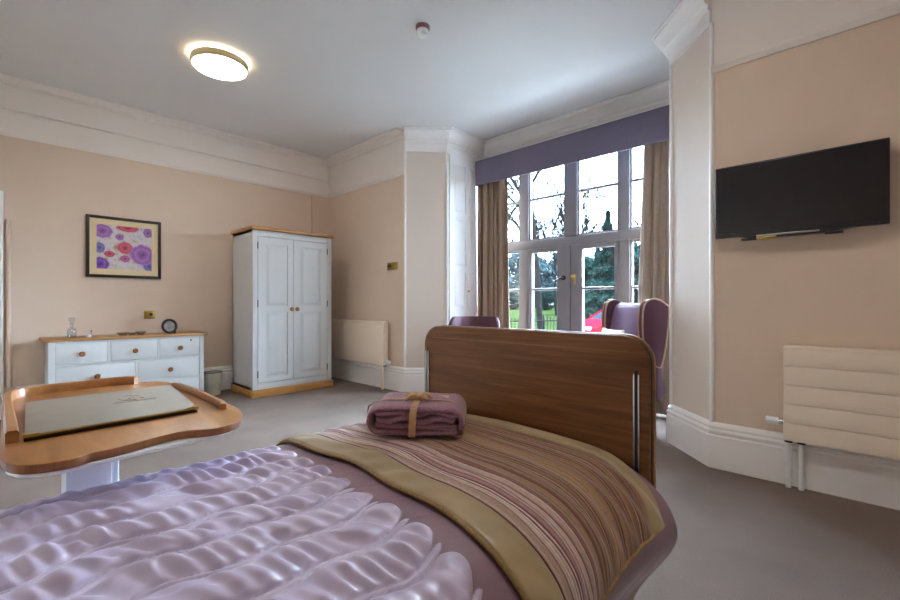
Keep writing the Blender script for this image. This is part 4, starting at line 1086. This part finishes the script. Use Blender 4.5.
# car, nose to the left
def car():
    t = thing('car', 'red hatchback parked on the drive outside the window', 'car', (0, 0, 0))
    body = catmull([(-2.0, .25), (2.0, .25), (2.08, .45), (2.05, .66), (1.85, .82), (1.0, .96), (.3, 1.0), (-1.6, 1.02), (-1.98, .98), (-2.1, .7), (-2.1, .4)], 4)
    MB().prism(body, 'y', -.86, .86, .07, 3).build('body', M['carred'], t)
    cab = [(1.02, .94), (.32, 1.40), (-.1, 1.47), (-1.1, 1.46), (-1.75, 1.30), (-1.95, .98)]
    vs = []; n = len(cab)
    for s in (-1, 1): vs += [(x, s * (.80 - .20 * (z - .94) / .53), z) for x, z in cab]
    fs = [tuple(range(n)), tuple(range(n, 2 * n))[::-1]] + [(i, (i + 1) % n, n + (i + 1) % n, n + i) for i in range(n)]
    v2, f2 = bevel(vs, fs, .05, 2, 30); MB().add(v2, f2).build('cabin_glass', M['carglass'], t)
    MB().prism([(.30, 1.415), (-.1, 1.49), (-1.1, 1.48), (-1.72, 1.325), (-1.7, 1.30), (-1.1, 1.44), (-.1, 1.45), (.28, 1.39)], 'y', -.62, .62).build('roof', M['carred'], t)
    for s in (-1, 1):
        for xa, xb in (((.98, .96), (.30, 1.41)), ((-.55, .98), (-.5, 1.45)), ((-1.93, 1.0), (-1.70, 1.32))):
            MB().cyl((xa[0], s * .80, xa[1]), (xb[0], s * .63, xb[1]), .035, n=8).build('pillar', M['carred'], t)
        for x in (1.3, -1.3):
            w = MB().lathe([(0, 0), (.2, 0), (.31, .02), (.32, .05), (.32, .17), (.31, .2), (0, .2)], (x, s * .70, .32), (0, s, 0), 28).build('wheel', M['tyre'], t)
            MB().lathe([(0, 0), (.19, 0), (.19, .012), (.05, .02), (0, .02)], (x, s * .895, .32), (0, s, 0), 20).build('hubcap', M['silver'], w)
        MB().box((1.93, s * .5 - .16, .62), (2.06, s * .5 + .16, .76), .03).build('headlamp', M['chrome'], t)
        MB().box((.72, s * .86, .98), (.86, s * .98, 1.08), .03).build('mirror', M['carred'], t)
    MB().box((2.02, -.5, .34), (2.10, .5, .5), .03).build('grille', M['black'], t)
    return t
c_ = car(); p = Vector((*far(572, 14.3), 0)) + Rt * 2.0 + Fw * .3
c_.location = (p.x, p.y, GZ + .012); hd = -Rt - Fw * .35; c_.rotation_euler = (0, 0, math.atan2(hd.y, hd.x))

def bare_tree(px, D, h, label, seed, lean=0.0):
    r_ = random.Random(seed); x, y = far(px, D)
    g0 = gz(x, y)
    t = thing('bare_tree', label, 'tree', (x, y, g0), 'bare winter trees beyond the lawn')
    tr = MB(); tw = MB()
    def grow(p, d, ln, rad, lvl, dst):
        n = 4; pts = [p]; q = p.copy(); dd = d.copy()
        for _ in range(n):
            dd = (dd + Vector((r_.uniform(-.16, .16), r_.uniform(-.16, .16), r_.uniform(-.03, .12)))).normalized(); q = q + dd * (ln / n); pts.append(q.copy())
        dst.tube(pts, [max(.00055 * D, rad * (1 - .55 * k / n)) for k in range(n + 1)], 5 if lvl > 1 else 8)
        if lvl >= 4: return
        kids = (11, 5, 4, 3)[lvl]
        for k in range(kids):
            f_ = (.34 + .66 * (k + r_.random()) / kids) if lvl == 0 else r_.uniform(.3, 1.0)
            i = min(n - 1, int(f_ * n)); base = pts[i].lerp(pts[i + 1], f_ * n - i)
            az = r_.uniform(0, 2 * PI); el = r_.uniform(.25, .9)
            nd = (dd * .55 + Vector((math.cos(az), math.sin(az), el)) * .75).normalized()
            grow(base, nd, ln * r_.uniform(.42, .62) * (1 if lvl else .85), rad * (.42 if lvl == 0 else .5), lvl + 1, tw)
    grow(Vector((x, y, g0 - .05)), Vector((lean, lean * .5, 1)).normalized(), h * .72, h * .010, 0, tr)
    tr.build('trunk', M['bark'], t, 60); tw.build('branches', M['bark'], t, 60)
bare_tree(541, 17, 13.0, 'tall bare tree rising through the left middle window lights', 3)
bare_tree(508, 34, 15.0, 'bare tree filling the left side light beside the curtain', 5)
bare_tree(586, 27, 9.6, 'bare tree with forked top in the right middle window lights', 8, .1)
bare_tree(556, 38, 10.5, 'bare tree standing further back between the middle mullions', 12)
bare_tree(574, 44, 10.0, 'distant bare tree just left of the firs', 14)
bare_tree(528, 46, 11.5, 'distant bare tree left of the tall one', 17)
bare_tree(646, 52, 10.5, 'bare tree in the right side light beside the curtain', 19)

def leafy(name, px, D, h, w, mat, label, seed, shape='round', n=2600, base=.0, leaf=.22, cat='tree', group=None):
    r_ = np.random.default_rng(seed); x, y = far(px, D)
    g0 = gz(x, y)
    t = thing(name, label, cat, (x, y, g0), group)
    leaf *= .6; n = int(n * 2.3)
    vs = []; fs = []
    for k in range(n):
        if shape == 'cone':
            z = r_.random() ** 1.5; rad = w * (1 - z) * (.75 + .25 * math.sin(z * 46)) * (.55 + .5 * r_.random()); z = base + z * (h - base)
        else:
            u_ = r_.random() * 2 - 1; rr = (.72 + .3 * r_.random()); z = base + (h - base) * (.5 + .5 * u_ * rr); rad = w * math.sqrt(max(0, 1 - u_ * u_)) * rr * (.85 + .15 * math.sin(u_ * 9 + seed))
        a = r_.random() * 2 * PI
        lump = .82 + .25 * math.sin(a * 3 + seed + z * 1.1)
        c = Vector((x + rad * lump * math.cos(a), y + rad * lump * math.sin(a), g0 + max(z, leaf * .9)))
        d1 = Vector(r_.normal(size=3)).normalized(); d2 = d1.orthogonal().normalized(); s_ = leaf * (.6 + .8 * r_.random())
        i = len(vs); vs += [c - d1 * s_, c + d2 * s_ * .5, c + d1 * s_, c - d2 * s_ * .5]; fs.append((i, i + 1, i + 2, i + 3))
    MB().add(vs, fs).build('foliage', mat, t, 0)
    MB().cyl((x, y, g0 - .03), (x, y, g0 + base + (h - base) * .7), .02 * h + .03, .03, n=8).build('trunk', M['bark'], t)
leafy('fir_tree', 608, 30, 7.6, 2.2, M['fir'], 'tall dark fir seen above the winged armchair', 1, 'cone', 5200, .3, .26)
leafy('fir_tree', 598, 36, 6.0, 1.9, M['fir'], 'shorter fir close to the left of the tall fir', 2, 'cone', 3800, .3, .28)
leafy('evergreen_tree', 583, 40, 5.4, 2.6, M['ever'], 'rounded evergreen at the left edge of the right hand door glass', 3, 'round', 3600, .3, .32)
leafy('evergreen_tree', 632, 42, 6.8, 3.0, M['ever'], 'rounded evergreen in the right side light', 4, 'round', 3600, .3, .34)
leafy('shrub', 545, 48, 2.1, 1.9, M['bushd'], 'dark shrub beyond the railing in the left door glass', 5, 'round', 2200, .0, .14, 'shrub')
leafy('shrub', 513, 50, 2.2, 1.9, M['bushd'], 'dark shrub beyond the railing beside the left curtain', 6, 'round', 2200, .0, .15, 'shrub')
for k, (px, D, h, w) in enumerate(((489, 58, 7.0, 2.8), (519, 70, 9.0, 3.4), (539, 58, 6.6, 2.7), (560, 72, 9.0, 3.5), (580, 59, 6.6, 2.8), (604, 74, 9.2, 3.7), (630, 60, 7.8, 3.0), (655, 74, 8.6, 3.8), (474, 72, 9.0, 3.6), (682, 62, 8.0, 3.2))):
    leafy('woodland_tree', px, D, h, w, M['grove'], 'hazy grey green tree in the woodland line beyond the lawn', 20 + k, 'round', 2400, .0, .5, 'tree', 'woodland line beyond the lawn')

# ------------------------------------------------------------------ light
w = bpy.data.worlds.new('overcast'); bpy.context.scene.world = w; w.use_nodes = True
nt = w.node_tree; bg = nt.nodes['Background']
tc = nt.nodes.new('ShaderNodeTexCoord'); nz = nt.nodes.new('ShaderNodeTexNoise'); nz.inputs['Scale'].default_value = 3; nz.inputs['Detail'].default_value = 4
nt.links.new(tc.outputs['Generated'], nz.inputs['Vector'])
rp = nt.nodes.new('ShaderNodeValToRGB'); rp.color_ramp.elements[0].position = .35; rp.color_ramp.elements[1].position = .7
rp.color_ramp.elements[0].color = (.55, .72, .98, 1); rp.color_ramp.elements[1].color = (.70, .83, 1.0, 1)
nt.links.new(nz.outputs['Fac'], rp.inputs['Fac']); nt.links.new(rp.outputs['Color'], bg.inputs['Color'])
bg.inputs['Strength'].default_value = 18.0
# light portal in the window opening (guides sampling of the sky, gives no light itself)
pl = bpy.data.lights.new('window_portal', 'AREA'); pl.shape = 'RECTANGLE'; pl.size = 2.5; pl.size_y = 2.9; pl.cycles.is_portal = True
po = bpy.data.objects.new('window_portal', pl); C.objects.link(po); po.location = (4.92, 2.46, 1.475); po.rotation_euler = (0, math.radians(90), 0)
po.rotation_euler = Vector((-1, 0, 0)).to_track_quat('-Z', 'Z').to_euler()

sl = bpy.data.lights.new('overcast_daylight', 'SUN'); sl.energy = 175; sl.angle = math.radians(105); sl.color = (.62, .79, 1.0)
so = bpy.data.objects.new('overcast_daylight', sl); C.objects.link(so); so.location = (12, 4, 8)
so.rotation_euler = Vector((-.84, -.26, -.42)).to_track_quat('-Z', 'Z').to_euler()

sc = bpy.context.scene
sc.view_settings.view_transform = 'Standard'; sc.view_settings.look = 'None'; sc.view_settings.exposure = 0.26; sc.view_settings.gamma = 1.0
sc.view_settings.use_curve_mapping = False
cy = sc.cycles
cy.max_bounces = 10; cy.diffuse_bounces = 6; cy.glossy_bounces = 4; cy.transparent_max_bounces = 16
cy.use_denoising = True; cy.sample_clamp_indirect = 80.0; cy.caustics_reflective = False; cy.caustics_refractive = False
